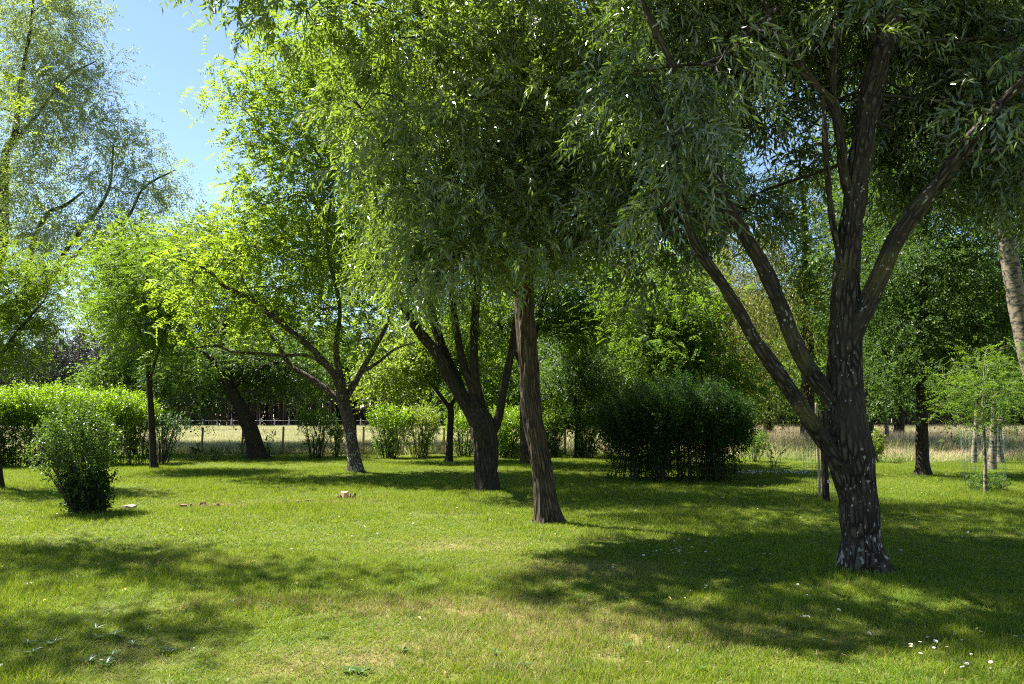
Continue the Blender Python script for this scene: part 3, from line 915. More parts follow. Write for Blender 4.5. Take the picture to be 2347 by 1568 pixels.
# near shoots with leaves that can be told apart
for (x, y, d, n, ln, sx) in [(2346, 125, 5.6, 13, 0.42, -1), (2340, 175, 5.6, 12, 0.34, -1), (2346, 250, 5.8, 11, 0.3, -1), (2346, 330, 5.9, 12, 0.34, -1), (2180, 90, 6.5, 10, 0.3, -0.4), (1800, 40, 7.0, 12, 0.34, 0.6), (2356, 290, 5.7, 10, 0.25, -1)]:
    a = P(x + 10, y - 10, d)
    e = a + np.array([sx * ln * 0.85, -0.08, -0.45 * ln])
    spray(bw, rngh, [a, (a + e) / 2 + np.array([0, 0, 0.05]), e], n, 0.10, 0.021, M['willow_leaf'])

# 2 the straight willow in the middle
cw = tree('willow_tree', 'willow with one slightly leaning brown trunk in the middle and low drooping leaves', 'tree',
     G(1254, 1196), 'bark_brown', 'willow_leaf',
     [(1256, 1200, 60, 11.5), (1252, 1160, 54, 11.5), (1243, 1090, 46, 11.5), (1232, 1020, 45, 11.5), (1219, 945, 46, 11.5), (1212, 860, 46, 11.5), (1206, 773, 46, 11.5), (1202, 700, 45, 11.5), (1199, 620, 45, 11.5), (1194, 500, 42, 11.5), (1190, 380, 36, 11.5), (1188, 250, 30, 11.6), (1195, 100, 22, 11.8), (1200, -80, 12, 12)],
     [[(1195, 480, 22, 11.5), (1130, 380, 18, 11.2), (1050, 300, 14, 10.8), (960, 250, 8, 10.4)], [(1195, 440, 22, 11.5), (1280, 340, 17, 11.2), (1380, 250, 10, 11)], [(1190, 330, 16, 11.5), (1100, 200, 12, 11.3), (1000, 80, 7, 11)]],
     [blob(1000, 130, 190, 130, 11.0, 1.6), blob(1210, 80, 200, 130, 11.4, 1.8), blob(1380, 140, 150, 150, 11.0, 1.4), blob(870, 90, 120, 100, 11.0, 1.2, w=0.85), blob(700, 20, 160, 50, 10.2, 0.9, w=0.75),
      blob(1010, 330, 170, 110, 10.6, 1.3), blob(1200, 300, 170, 140, 11.0, 1.6), blob(1360, 330, 140, 120, 11.0, 1.3), blob(900, 420, 110, 70, 10.0, 0.9, w=0.8), blob(1090, 470, 170, 100, 10.4, 1.2), blob(1280, 470, 160, 110, 10.6, 1.2),
      blob(1000, 560, 110, 70, 10.0, 0.8, w=0.9), blob(1160, 570, 130, 55, 10.2, 0.8, w=0.8), blob(1400, 480, 110, 90, 10.8, 1.0, w=0.7), blob(960, 640, 60, 60, 9.6, 0.5, w=0.7), blob(1300, 580, 80, 45, 10.4, 0.6, w=0.5), blob(830, 250, 90, 110, 11.5, 0.9, w=0.55),
      blob(1150, -150, 380, 140, 11.5, 2.4, w=0.6), (np.array([-3.6, 9.6, 8.0]), np.array([1.3, 1.0, 0.5]), 1.2), (np.array([-2.4, 8.6, 8.2]), np.array([1.2, 0.9, 0.5]), 1.1), (np.array([-1.0, 8.2, 8.4]), np.array([1.5, 0.9, 0.5]), 1.1), (np.array([0.8, 7.6, 8.6]), np.array([1.6, 1.0, 0.6]), 1.1), (np.array([2.4, 7.2, 8.8]), np.array([1.5, 1.0, 0.6]), 1.0), (np.array([0.0, 12.4, 8.2]), np.array([1.7, 1.0, 0.6]), 1.0), (np.array([2.6, 12.2, 8.2]), np.array([1.6, 1.0, 0.6]), 1.0)],  # world-placed crown masses added overhead to shade the lawn, mostly out of view
     105000, 202, hero=True, per=12, twig_len=0.30, leaf_len=0.135, leaf_w=0.037, droop=0.45, clump=0.10, clumps_per=75, flare=0.55, sub=7, br=0.02)
for (x, y, d, n, ln, sx) in [(945, 725, 8.2, 12, 0.34, -0.25), (955, 600, 8.4, 13, 0.36, -0.8), (1000, 615, 8.4, 12, 0.30, 0.5), (1225, 195, 8.2, 11, 0.34, -0.5), (1262, 200, 8.3, 9, 0.30, -0.2), (1040, 445, 8.8, 9, 0.24, -0.8), (905, 340, 9.0, 12, 0.35, -1), (890, 400, 9.0, 13, 0.34, -0.9), (1210, 405, 8.8, 12, 0.26, 0.2),
                             (1300, 420, 9.0, 10, 0.26, 0.7), (985, 460, 8.8, 9, 0.25, -0.3), (830, 380, 9.4, 12, 0.30, -1), (930, 560, 8.8, 12, 0.3, -0.8), (1240, 560, 9.0, 12, 0.3, 0.2), (970, 680, 8.5, 11, 0.28, -0.4), (1080, 590, 9.0, 12, 0.3, -0.5), (905, 290, 9.2, 11, 0.3, -0.9), (1020, 420, 9, 10, 0.26, 0.6)]:
    a = P(x, y, d)
    e = a + np.array([sx * ln * 0.8, -0.05, -ln * 0.75])
    spray(cw, rngh, [a, (a + e) / 2 + np.array([sx * 0.04, 0, 0.05]), e], n, 0.098, 0.020, M['willow_leaf'])

rim = [(760, 380), (800, 300), (820, 420), (860, 470), (880, 540), (900, 600), (900, 660), (950, 690), (1000, 650), (1060, 620), (1120, 610), (1200, 620), (1270, 600), (1330, 570), (1400, 560), (1450, 600), (1480, 540), (740, 60), (620, 50), (540, 20), (580, 60), (660, 30)]
for k in range(110):
    x, y = rim[k % len(rim)]
    d = (8.9 if y > 200 else 9.6) + rngh.uniform(-0.3, 0.8)
    a = P(x + rngh.normal() * 45, y - 20 + rngh.normal() * 45, d)
    sx, ln = rngh.uniform(-1, 0.5), rngh.uniform(0.24, 0.42)
    e = a + np.array([sx * ln * 0.8, rngh.uniform(-.1, .1), -ln * rngh.uniform(0.45, 0.9)])
    spray(cw, rngh, [a, (a + e) / 2 + np.array([sx * 0.04, 0, 0.05]), e], int(rngh.integers(9, 14)), 0.108, 0.024, M['willow_leaf'])

# 3 the many-stemmed willow behind it
tree('willow_tree', 'dark willow left of the leaning brown trunk, forking low into five stems', 'tree',
     G(1116, 1122), 'bark_fork', 'willow_leaf',
     [(1117, 1126, 58, 16.4), (1114, 1080, 54, 16.4), (1112, 1030, 54, 16.4), (1108, 990, 58, 16.4), (1100, 955, 50, 16.4), (1085, 920, 30, 16.4)],
     [[(1108, 1000, 38, 16.4), (1080, 945, 34, 16.4), (1037, 876, 29, 16.4), (998, 807, 26, 16.3), (958, 756, 23, 16.2), (920, 690, 20, 16.1), (880, 600, 14, 16)],
      [(1070, 930, 26, 16.6), (1035, 850, 26, 16.6), (1005, 773, 24, 16.6), (985, 700, 20, 16.6), (972, 600, 14, 16.6)],
      [(1100, 960, 26, 16.4), (1078, 880, 20, 16.4), (1063, 841, 18, 16.4), (1046, 756, 17, 16.4), (1034, 650, 14, 16.4), (1025, 540, 10, 16.4)],
      [(1112, 970, 26, 16.4), (1090, 876, 22, 16.4), (1086, 773, 21, 16.4), (1093, 671, 21, 16.4), (1100, 560, 16, 16.4), (1105, 440, 10, 16.5)],
      [(1120, 1000, 26, 16.4), (1140, 962, 21, 16.4), (1157, 876, 18, 16.4), (1175, 790, 17, 16.4), (1186, 700, 15, 16.4), (1200, 600, 12, 16.5), (1220, 480, 8, 16.6)]],
     [blob(900, 560, 90, 80, 16.0), blob(1000, 480, 130, 110, 16.6), blob(1130, 480, 130, 120, 16.8), blob(960, 640, 90, 60, 16.0, w=0.9), blob(1050, 650, 90, 60, 16.4, w=0.7), blob(1200, 560, 110, 90, 16.6, w=0.8), blob(880, 690, 50, 50, 15.6, w=0.5),
      blob(1050, 250, 260, 160, 17, 2.6, w=0.7), blob(1280, 420, 130, 120, 17.2, w=0.7), (np.array([-1.6, 14.2, 8.0]), np.array([2.0, 1.4, 0.9]), 1.1), (np.array([1.4, 14.0, 8.2]), np.array([1.9, 1.3, 0.9]), 1.1), (np.array([3.2, 15.6, 8.4]), np.array([1.8, 1.5, 0.9]), 1.0), (np.array([0.4, 16.4, 8.6]), np.array([2.4, 1.2, 0.9]), 0.8)],  # crown masses hidden behind the middle willow, added to shade the right lawn
     85000, 303, hero=True, per=11, twig_len=0.45, leaf_len=0.125, leaf_w=0.032, droop=0.65, clump=0.36, clumps_per=26, flare=0.2, sub=6, br=0.025)

# 4 the black locust left of centre
tree('locust_tree', 'tall bright green locust with rough grey trunk and a long limb arching left', 'tree',
     G(815, 1082), 'bark_grey', 'sunlit_locust_leaf',
     [(816, 1084, 36, 21.7), (809, 1040, 31, 21.7), (801, 985, 28, 21.7), (791, 935, 28, 21.7), (783, 905, 28, 21.7), (781, 870, 18, 21.7), (770, 800, 13, 21.7), (778, 700, 9, 21.9), (750, 560, 7, 22), (765, 400, 4, 22)],
     [[(786, 915, 20, 21.6), (772, 870, 17, 21.4), (756, 846, 16, 21.2), (719, 804, 14, 21), (675, 766, 13, 20.8), (624, 725, 12, 20.6), (593, 698, 11, 20.4), (545, 671, 9, 20.2), (511, 654, 8, 20), (470, 615, 5, 20), (400, 590, 3, 20)],
      [(760, 850, 9, 21.2), (709, 816, 8, 21), (648, 814, 8, 21), (579, 809, 7, 21), (532, 806, 6, 20.8), (494, 792, 5, 20.6), (430, 800, 3, 20.4)],
      [(788, 930, 18, 21.8), (752, 896, 15, 21.9), (705, 862, 13, 22), (665, 838, 12, 22.1), (640, 797, 9, 22.2), (600, 740, 6, 22.2)],
      [(790, 915, 18, 21.8), (812, 878, 15, 21.9), (835, 838, 13, 22), (862, 790, 11, 22.1), (890, 735, 8, 22.2), (905, 650, 5, 22.2)],
      [(835, 850, 9, 22), (872, 826, 7, 22), (905, 800, 5, 22), (950, 785, 3, 22)],
      [(590, 697, 5, 20.4), (560, 650, 4, 20.4), (548, 610, 3, 20.4)]],
     [blob(660, 170, 120, 90, 21.5, 2.2), blob(560, 210, 60, 60, 21.0, 1.2, w=0.7), blob(760, 260, 140, 120, 22, 2.5), blob(620, 320, 90, 90, 21.5, 1.8), blob(700, 430, 150, 110, 21.5, 2.4), blob(600, 470, 80, 70, 21, 1.4, w=0.9), blob(840, 420, 110, 130, 22.4, 2.2),
      blob(580, 560, 100, 60, 20.6, 1.4), blob(720, 590, 140, 80, 21.6, 2.0), blob(860, 590, 110, 90, 22.4, 2.0), blob(500, 600, 90, 60, 20.2, 1.2, w=0.8), blob(640, 660, 90, 50, 20.8, 1.0, w=0.75), blob(740, 710, 110, 60, 21.8, 1.4, w=0.8), blob(860, 710, 90, 50, 22.4, 1.2, w=0.6), blob(580, 750, 90, 35, 21.2, 0.9, w=0.6),
      blob(440, 640, 70, 50, 20.2, 0.9, w=0.6), blob(700, 780, 70, 30, 21.6, 0.8, w=0.5), blob(470, 770, 70, 35, 20.6, 0.8, w=0.5), blob(760, 100, 150, 100, 22.5, 2.2, w=0.8), blob(860, 200, 120, 140, 23, 2.0, w=0.8), blob(780, -80, 180, 120, 23, 2.2, w=0.5), blob(560, 330, 50, 40, 21, .8, w=.5), blob(520, 215, 40, 30, 21, .7, w=.6), blob(540, 690, 80, 40, 20.4, .9, w=.8), blob(640, 720, 90, 40, 21, 1.2, w=.8), blob(460, 700, 70, 40, 20.4, .9, w=.7), blob(820, 780, 70, 30, 22, 1., w=.5)],
     95000, 404, hero=False, per=12, twig_len=0.34, leaf_len=0.105, leaf_w=0.054, droop=0.35, style='pinnate', clump=0.45, clumps_per=40, flare=0.5, sub=8, br=0.03, twig_mat='twig')

# 5 the dark leaning tree beside the fence gap
tree('leaning_tree', 'dark trunk leaning left at the gap in the hedge, in front of the pale meadow', 'tree',
     G(590, 1054), 'bark_dark', 'oak_leaf',
     [(592, 1056, 44, 28), (584, 1020, 38, 28), (572, 980, 36, 28), (552, 935, 32, 28), (530, 895, 28, 28), (514, 855, 24, 28), (505, 800, 16, 28), (520, 700, 10, 28.5)],
     [[(530, 890, 14, 28), (580, 850, 10, 28), (640, 830, 7, 28.2), (690, 840, 4, 28.4)], [(512, 850, 12, 28), (470, 810, 8, 27.6), (430, 800, 4, 27.4)]],
     [blob(610, 840, 110, 36, 29.4, 1.4), blob(480, 830, 90, 36, 29.0, 1.4), blob(400, 870, 60, 40, 28.6, 1.2), blob(700, 850, 80, 30, 29.2, 1.4, w=0.8), blob(660, 900, 60, 22, 30, 1.0, w=0.6), blob(560, 820, 130, 36, 28.6, 2.0, w=0.8), blob(430, 925, 60, 22, 28.4, 1.0, w=0.6), blob(480, 930, 40, 18, 28.6, 0.8, w=0.4)],
     40000, 505, per=8, twig_len=0.4, leaf_len=0.10, leaf_w=0.055, droop=0.3, clump=0.38, clumps_per=22, one=True, sub=6)

# 6 thin tree left
tree('locust_tree', 'slim locust with a straight thin dark trunk standing before the end of the left hedge', 'tree',
     G(352, 1076), 'bark_dark', 'feather_leaf',
     [(353, 1078, 17, 22.9), (350, 1030, 15, 22.9), (346, 940, 14, 22.9), (341, 860, 12, 22.9), (337, 780, 10, 22.9), (336, 690, 7, 22.9), (338, 600, 4, 22.9)],
     [[(342, 870, 8, 22.9), (365, 800, 5, 22.8), (390, 730, 3, 22.6)], [(338, 800, 6, 22.9), (310, 740, 5, 22.8), (280, 690, 3, 22.6)], [(337, 760, 6, 22.9), (360, 690, 4, 23), (400, 620, 2, 23)]],
     [blob(330, 700, 80, 60, 22.8, 1.6), blob(400, 760, 80, 50, 22.6, 1.4, w=0.8), blob(270, 720, 70, 50, 22.6, 1.4, w=0.8), blob(350, 800, 70, 40, 22.6, 1.2, w=0.7), blob(390, 670, 70, 60, 23, 1.4, w=0.8), blob(280, 640, 70, 50, 23, 1.3, w=0.6), blob(340, 600, 80, 50, 23.2, 1.4, w=0.6), blob(440, 860, 60, 30, 22.4, 0.9, w=0.5)],
     36000, 606, per=12, twig_len=0.30, leaf_len=0.075, leaf_w=0.038, droop=0.35, style='pinnate', clump=0.36, clumps_per=24, sub=8, br=0.018)

# 7 locust at the left edge
tree('locust_tree', 'locust cut by the left edge behind the vase shaped shrub, with feathery low leaves', 'tree',
     G(-6, 1118), 'bark_dark', 'locust_leaf',
     [(-6, 1120, 26, 17), (-10, 1060, 24, 17), (-22, 900, 22, 17), (-30, 700, 16, 17), (-20, 500, 8, 17)],
     [[(-25, 850, 12, 17), (40, 760, 7, 16.8), (100, 690, 4, 16.6)]],
     [blob(40, 680, 90, 60, 17, 1.3), blob(30, 780, 80, 60, 17, 1.2), blob(100, 620, 60, 40, 16.8, 0.9, w=0.8), blob(70, 740, 60, 50, 17.2, 1.0, w=0.8), blob(20, 840, 60, 30, 17.2, 0.8, w=0.6), blob(-60, 650, 120, 120, 17, 1.8, w=0.6), blob(20, 590, 60, 40, 17, 0.9, w=0.6)],
     34000, 707, per=14, twig_len=0.30, leaf_len=0.062, leaf_w=0.030, droop=0.35, style='pinnate', clump=0.30, clumps_per=22, sub=7, br=0.018, twig_mat='twig')

# 7b locust outside the left edge: only a fringe of it shows, it shades the near lawn
tree('locust_tree', 'yellow green locust whose fringe hangs in at the upper left edge', 'tree',
     (-9.6, 11.0, 0), 'bark_dark', 'lime_leaf',
     [(-330, 1210, 44, 11), (-335, 900, 36, 11), (-330, 600, 28, 11), (-330, 200, 16, 11)],
     [[(-330, 620, 16, 11), (-200, 420, 10, 10.8), (-60, 230, 5, 10.6)]],
     [blob(-110, 190, 110, 100, 10.8, 0.9), blob(-180, 420, 140, 80, 10.6, 1.2, w=0.6), blob(-70, 330, 60, 50, 10.6, 0.5, w=0.5)]
     + [(np.array(c), np.array(r), w) for c, r, w in (((-9.6, 8.6, 9.2), (1.6, 1.0, 0.8), 0.8), ((-8.0, 10.4, 9.0), (1.7, 0.9, 0.7), 0.8), ((-11.6, 9.6, 8.4), (1.6, 1.2, 1.1), 0.7), ((-8.2, 8.3, 8.8), (1.1, 0.6, 0.5), 0.5), ((-10.8, 11.6, 9.4), (1.6, 0.8, 0.8), 0.7), ((-12.0, 8.0, 7.0), (1.5, 1.2, 1.2), 0.5))],
     36000, 717, per=12, twig_len=0.30, leaf_len=0.07, leaf_w=0.036, droop=0.4, style='pinnate', clump=0.34, clumps_per=22, sub=6, br=0.02)

# 8 the tall silvery willow at the left
tree('silver_willow', 'tall silvery grey green willow filling the upper left against the sky', 'tree',
     P(-140, 1056, 43.3) * np.array([1, 1, 0]), 'bark_dark', 'silver_leaf',
     [(-140, 1056, 60, 43.3), (-130, 980, 54, 43.3), (-100, 860, 46, 43.1), (-50, 740, 38, 42.9), (0, 580, 28, 42.7), (12, 361, 18, 42.5), (34, 310, 15, 42.5), (46, 200, 10, 42.5), (70, 60, 7, 42.5), (80, -60, 4, 42.5)],
     [[(-60, 760, 42.5, 42.9), (60, 690, 40.5, 42.5), (115, 640, 20, 42.3), (150, 610, 12, 42.1), (220, 540, 9, 41.9), (290, 500, 7, 41.7), (330, 430, 5, 41.7), (400, 390, 3, 41.5)],
      [(60, 690, 16, 42.5), (75, 560, 12, 42.5), (110, 490, 10, 42.5), (150, 470, 8, 42.5), (190, 440, 5, 42.5)],
      [(115, 640, 12, 42.3), (160, 560, 9, 42.3), (210, 500, 8, 42.3), (250, 430, 6, 42.3), (260, 330, 4, 42.3)],
      [(20, 340, 9, 42.5), (80, 270, 7, 42.1), (150, 180, 5, 41.9), (220, 140, 3, 41.7)]],
     [blob(60, 40, 110, 70, 42.5, 2.6), blob(150, 30, 60, 60, 42.5, 1.6, w=0.8), blob(80, 160, 120, 80, 42.5, 2.6), blob(210, 180, 70, 60, 42.1, 1.6, w=0.9), blob(60, 290, 110, 80, 42.5, 2.4), blob(190, 290, 90, 60, 42.1, 2.0, w=0.8), blob(300, 330, 60, 50, 41.9, 1.4, w=0.7), blob(80, 420, 120, 70, 42.5, 2.4, w=0.9),
      blob(260, 430, 90, 60, 41.9, 1.8, w=0.6), blob(350, 400, 60, 60, 41.7, 1.4, w=0.7), blob(150, 520, 120, 60, 42.3, 2.2, w=0.7), blob(290, 520, 90, 60, 42.1, 1.8, w=0.6), blob(40, 560, 110, 70, 42.9, 2.2, w=0.8), blob(120, -60, 110, 60, 43.0, 2.4, w=0.5), blob(380, 480, 50, 50, 42.1, 1.2, w=0.5), blob(320, 600, 90, 60, 43.1, 2, w=.6), blob(430, 560, 80, 50, 43.5, 2, w=.5)],
     80000, 808, per=10, twig_len=0.9, leaf_len=0.20, leaf_w=0.06, droop=0.35, clump=0.6, clumps_per=40, one=False, sub=8, br=0.03)

# 9 bright rounded tree beyond the left hedge
tree('hazel_tree', 'low rounded bright green tree just behind the left hedge, right of the pines', 'tree',
     G(300, 1046), 'bark_dark', 'green_leaf', [(300, 1046, 12, 31), (300, 960, 10, 31), (296, 880, 6, 31)], [],
     [blob(270, 860, 50, 40, 31, 1.8), blob(330, 880, 50, 50, 31, 1.8), blob(290, 920, 60, 40, 31, 1.8), blob(270, 900, 30, 30, 31, 1.0, w=0.6)],
     18000, 909, per=7, twig_len=0.4, leaf_len=0.13, leaf_w=0.085, droop=0.2, clump=0.35, clumps_per=20, one=True, sub=6)

# 10 small yellow green tree in the hedge
tree('maple_tree', 'small yellow green maple growing out of the middle hedge, left of the five stemmed willow', 'tree',
     G(1030, 1057), 'bark_dark', 'lime_leaf',
     [(1029, 1059, 17, 27), (1030, 1010, 15, 27), (1033, 950, 15, 27), (1030, 925, 14, 27)],
     [[(1031, 935, 11, 27), (1003, 898, 8, 27), (975, 860, 6, 27), (950, 830, 5, 27), (930, 800, 3, 27)], [(1032, 935, 10, 27), (1050, 890, 7, 27), (1055, 830, 5, 27), (1060, 760, 3, 27)]],
     [blob(900, 850, 70, 45, 27, 1.5), blob(960, 820, 80, 45, 27, 1.6), blob(880, 890, 50, 22, 27, 1.0, w=0.7), blob(1040, 830, 60, 45, 27.2, 1.4, w=0.8), blob(980, 770, 80, 40, 27.4, 1.4, w=0.8), blob(1060, 770, 60, 50, 27.4, 1.4, w=0.8), blob(940, 890, 40, 15, 27, 0.6, w=0.4)],
     26000, 1010, per=7, twig_len=0.4, leaf_len=0.11, leaf_w=0.075, droop=0.25, clump=0.35, clumps_per=20, one=True, sub=6)

# 11 locust behind the centre trunk
tree('locust_tree', 'locust hidden behind the leaning brown trunk, only its left bark edge showing', 'tree',
     G(1207, 1064), 'bark_brown', 'feather_leaf',
     [(1208, 1066, 30, 25.5), (1205, 1020, 26, 25.5), (1203, 940, 25, 25.5), (1208, 840, 22, 25.5), (1230, 740, 16, 25.5), (1260, 640, 8, 25.5)],
     [[(1206, 860, 12, 25.5), (1160, 770, 8, 25.3), (1110, 700, 5, 25)]],
     [blob(1130, 740, 100, 60, 25.2, 2.0), blob(1290, 700, 110, 80, 25.4, 2.0), blob(1060, 710, 80, 70, 25.8, 1.6, w=0.7), blob(1390, 660, 110, 70, 25.6, 2.0, w=0.8), blob(1340, 760, 90, 50, 25.4, 1.4, w=0.7), blob(1250, 600, 160, 90, 26, 2.4, w=0.7), blob(1150, 640, 100, 70, 26, 1.8, w=0.6)],
     60000, 1111, per=12, twig_len=0.34, leaf_len=0.10, leaf_w=0.055, droop=0.35, style='pinnate', clump=0.42, clumps_per=24, sub=6, br=0.03)

# 12 dark round tree
tree('oak_tree', 'small dark round headed oak between the leaning brown trunk and the black bush', 'tree',
     G(1323, 1049), 'bark_dark', 'oak_leaf',
     [(1323, 1050, 16, 29.6), (1323, 1000, 13, 29.6), (1322, 940, 13, 29.6), (1318, 915, 12, 29.6)],
     [[(1320, 925, 8, 29.6), (1305, 890, 6, 29.6), (1300, 820, 3, 29.6)], [(1321, 925, 8, 29.6), (1333, 880, 6, 29.6), (1345, 800, 3, 29.6)], [(1318, 918, 6, 29.6), (1280, 890, 4, 29.4), (1255, 870, 2, 29.4)]],
     [blob(1290, 860, 70, 50, 29.6, 1.9), blob(1370, 850, 70, 55, 29.6, 1.9), blob(1320, 800, 80, 50, 29.8, 1.9), blob(1250, 910, 50, 30, 29.4, 1.2, w=0.7), blob(1400, 900, 50, 40, 29.6, 1.3, w=0.8), blob(1340, 910, 60, 22, 29.6, 1.2, w=0.6)],
     30000, 1212, per=8, twig_len=0.4, leaf_len=0.10, leaf_w=0.06, droop=0.3, clump=0.38, clumps_per=22, one=True, sub=8)

# 13 locust behind the black bush
tree('locust_tree', 'feathery bright locust rising behind the black bush', 'tree',
     G(1526, 1075), 'bark_dark', 'feather_leaf',
     [(1526, 1076, 24, 23), (1526, 960, 20, 23), (1523, 860, 18, 23), (1530, 760, 12, 23), (1545, 640, 6, 23)],
     [[(1524, 880, 9, 23), (1560, 850, 7, 22.6), (1610, 800, 4, 22.2)], [(1525, 830, 8, 23), (1480, 790, 5, 22.6), (1440, 780, 3, 22.4)]],
     [blob(1500, 740, 70, 50, 22.4, 1.3), blob(1580, 720, 80, 60, 22.4, 1.5), blob(1460, 800, 50, 30, 22, 0.8, w=0.9), blob(1570, 800, 80, 40, 22, 1.2), blob(1640, 830, 70, 40, 22.2, 1.2, w=0.8), blob(1530, 840, 70, 22, 21.6, 0.8, w=0.7), blob(1600, 880, 90, 18, 21.6, 0.8, w=0.7), blob(1540, 640, 90, 60, 23.2, 1.6, w=0.6), blob(1430, 700, 60, 50, 23, 1.2, w=0.5), blob(1700, 900, 50, 30, 22, 0.9, w=0.7)],
     60000, 1313, per=12, twig_len=0.32, leaf_len=0.085, leaf_w=0.045, droop=0.4, style='pinnate', clump=0.36, clumps_per=24, sub=8, br=0.02, twig_mat='twig')

# 14 yellow weeping willow further back
tree('weeping_willow', 'yellowish weeping willow far back, left of the big willow limbs', 'tree',
     G(1680, 1040), 'bark_dark', 'yellow_leaf',
     [(1680, 1040, 30, 33), (1680, 900, 26, 33), (1675, 760, 18, 33), (1670, 640, 10, 33)], [],
     [blob(1650, 620, 90, 60, 33, 2.6), blob(1720, 720, 100, 80, 32.6, 2.6), blob(1640, 740, 80, 80, 32.6, 2.2), blob(1760, 800, 60, 60, 32.6, 1.8), blob(1600, 660, 60, 60, 33, 1.8, w=0.8), blob(1680, 830, 90, 50, 32.4, 2.0, w=0.8), blob(1680, 560, 60, 40, 33, 1.6, w=0.6)],
     42000, 1414, per=14, twig_len=1.1, leaf_len=0.13, leaf_w=0.034, droop=1.8, clump=0.5, clumps_per=22, one=True, sub=4)

# 15 tall bright tree in the far middle right
tree('poplar_tree', 'tall sunlit yellow green poplar showing between the limbs of the big willow', 'tree',
     G(1850, 1036), 'bark_dark', 'lime_leaf',
     [(1850, 1036, 34, 36), (1850, 800, 28, 36), (1845, 560, 16, 36), (1840, 420, 6, 36)], [],
     [blob(1830, 470, 100, 80, 36, 2.6), blob(1780, 400, 60, 50, 36, 1.8, w=0.5), blob(1860, 580, 110, 80, 36, 3.0), blob(1810, 680, 100, 80, 36, 2.8), blob(1890, 700, 90, 90, 36, 2.8, w=0.8), blob(1750, 520, 60, 50, 36, 2, w=0.6), blob(1900, 430, 60, 50, 36.4, 2, w=0.7), blob(1960, 560, 90, 110, 37, 2.6, w=0.7)],
     42000, 1515, per=8, twig_len=0.5, leaf_len=0.13, leaf_w=0.08, droop=0.4, clump=0.5, clumps_per=26, one=True, sub=6)

# 16 the dark oak on the right
tree('oak_tree', 'tall dark oak right of the big willow with a straight brown trunk on the lawn', 'tree',
     G(2113, 1087), 'bark_dark', 'oak_leaf',
     [(2114, 1089, 32, 20.7), (2113, 1060, 28, 20.7), (2112, 1000, 27, 20.7), (2112, 930, 26, 20.7), (2112, 800, 24, 20.7), (2115, 640, 18, 20.8), (2120, 480, 10, 21)],
     [[(2112, 900, 12, 20.7), (2060, 840, 8, 20.6), (2020, 800, 4, 20.4)], [(2112, 860, 12, 20.7), (2190, 790, 8, 20.6), (2250, 740, 4, 20.4)]],
     [blob(2060, 860, 70, 60, 20.7, 1.4), blob(2150, 870, 70, 50, 20.7, 1.4), blob(2080, 740, 100, 80, 20.8, 1.9), blob(2200, 740, 100, 80, 20.8, 1.9), blob(2100, 610, 120, 90, 21, 2.2), blob(2240, 600, 100, 90, 21, 2.0), blob(2150, 480, 120, 80, 21.2, 2.0, w=0.9), blob(2300, 780, 80, 80, 21, 1.5, w=0.9), blob(2030, 920, 40, 30, 20.4, 0.7, w=0.7), blob(2320, 640, 70, 90, 21.4, 1.5, w=0.8), blob(2010, 660, 50, 70, 21, 1.2, w=0.7), blob(2230, 880, 60, 40, 21, 1.0, w=0.7), blob(2060, 470, 60, 60, 21.4, 1.4, w=0.6), blob(2230, 400, 110, 80, 21.6, 2.0, w=0.9), blob(2120, 340, 100, 70, 21.8, 2.0, w=0.7), blob(2290, 300, 110, 90, 22, 2.0, w=0.7), blob(2180, 210, 120, 80, 22, 2, w=0.6)],
     95000, 1616, per=8, twig_len=0.42, leaf_len=0.085, leaf_w=0.052, droop=0.3, clump=0.36, clumps_per=28, one=False, sub=6)

# 17 birches on the right
BG = 'slim birches standing in the meadow edge on the right'
for i, (poly, bl, lab) in enumerate([
    ([(2231, 1062, 12, 26), (2233, 1020, 11, 26), (2236, 985, 10, 26), (2240, 880, 9, 26), (2246, 700, 6, 26)], [blob(2240, 700, 60, 80, 26.2, 1.2), blob(2230, 820, 50, 40, 26, 1.0, w=0.6)], 'slim birch seen through the wire guard of the young locust'),
    ([(2272, 1077, 18, 23), (2274, 1040, 16, 23), (2277, 985, 15, 23), (2280, 880, 13, 23), (2288, 700, 8, 23)], [blob(2290, 720, 60, 80, 23, 1.2), blob(2310, 840, 50, 40, 23, 1.0, w=0.6)], 'grey birch with the thickest trunk of the three beside the young locust'),
    ([(2291, 1062, 16, 26), (2289, 1030, 14, 26), (2288, 985, 12, 26), (2292, 880, 11, 26), (2300, 700, 7, 26)], [blob(2320, 700, 60, 80, 26, 1.2), blob(2330, 860, 50, 40, 26, 1.0, w=0.6)], 'speckled white birch right behind the grey birch by the young locust'),
    ([(2036, 1038, 10, 33), (2033, 1000, 9, 33), (2031, 960, 8, 33), (2034, 860, 6, 33), (2040, 760, 4, 33)], [blob(2036, 780, 60, 70, 33, 1.6), blob(2020, 880, 40, 40, 33, 1.2, w=0.6)], 'thin birch in the meadow just right of the big willow trunk')]):
    tree('birch_tree', lab, 'tree', P(*poly[0][:2], poly[0][3]) * np.array([1, 1, 0]), 'bark_birch', 'green_leaf', poly, [], bl, 9000, 1700 + i, group=BG, per=7, twig_len=0.4, leaf_len=0.07, leaf_w=0.055, droop=0.5, clump=0.3, clumps_per=18, one=True, sub=6, br=0.014, flare=0.3)

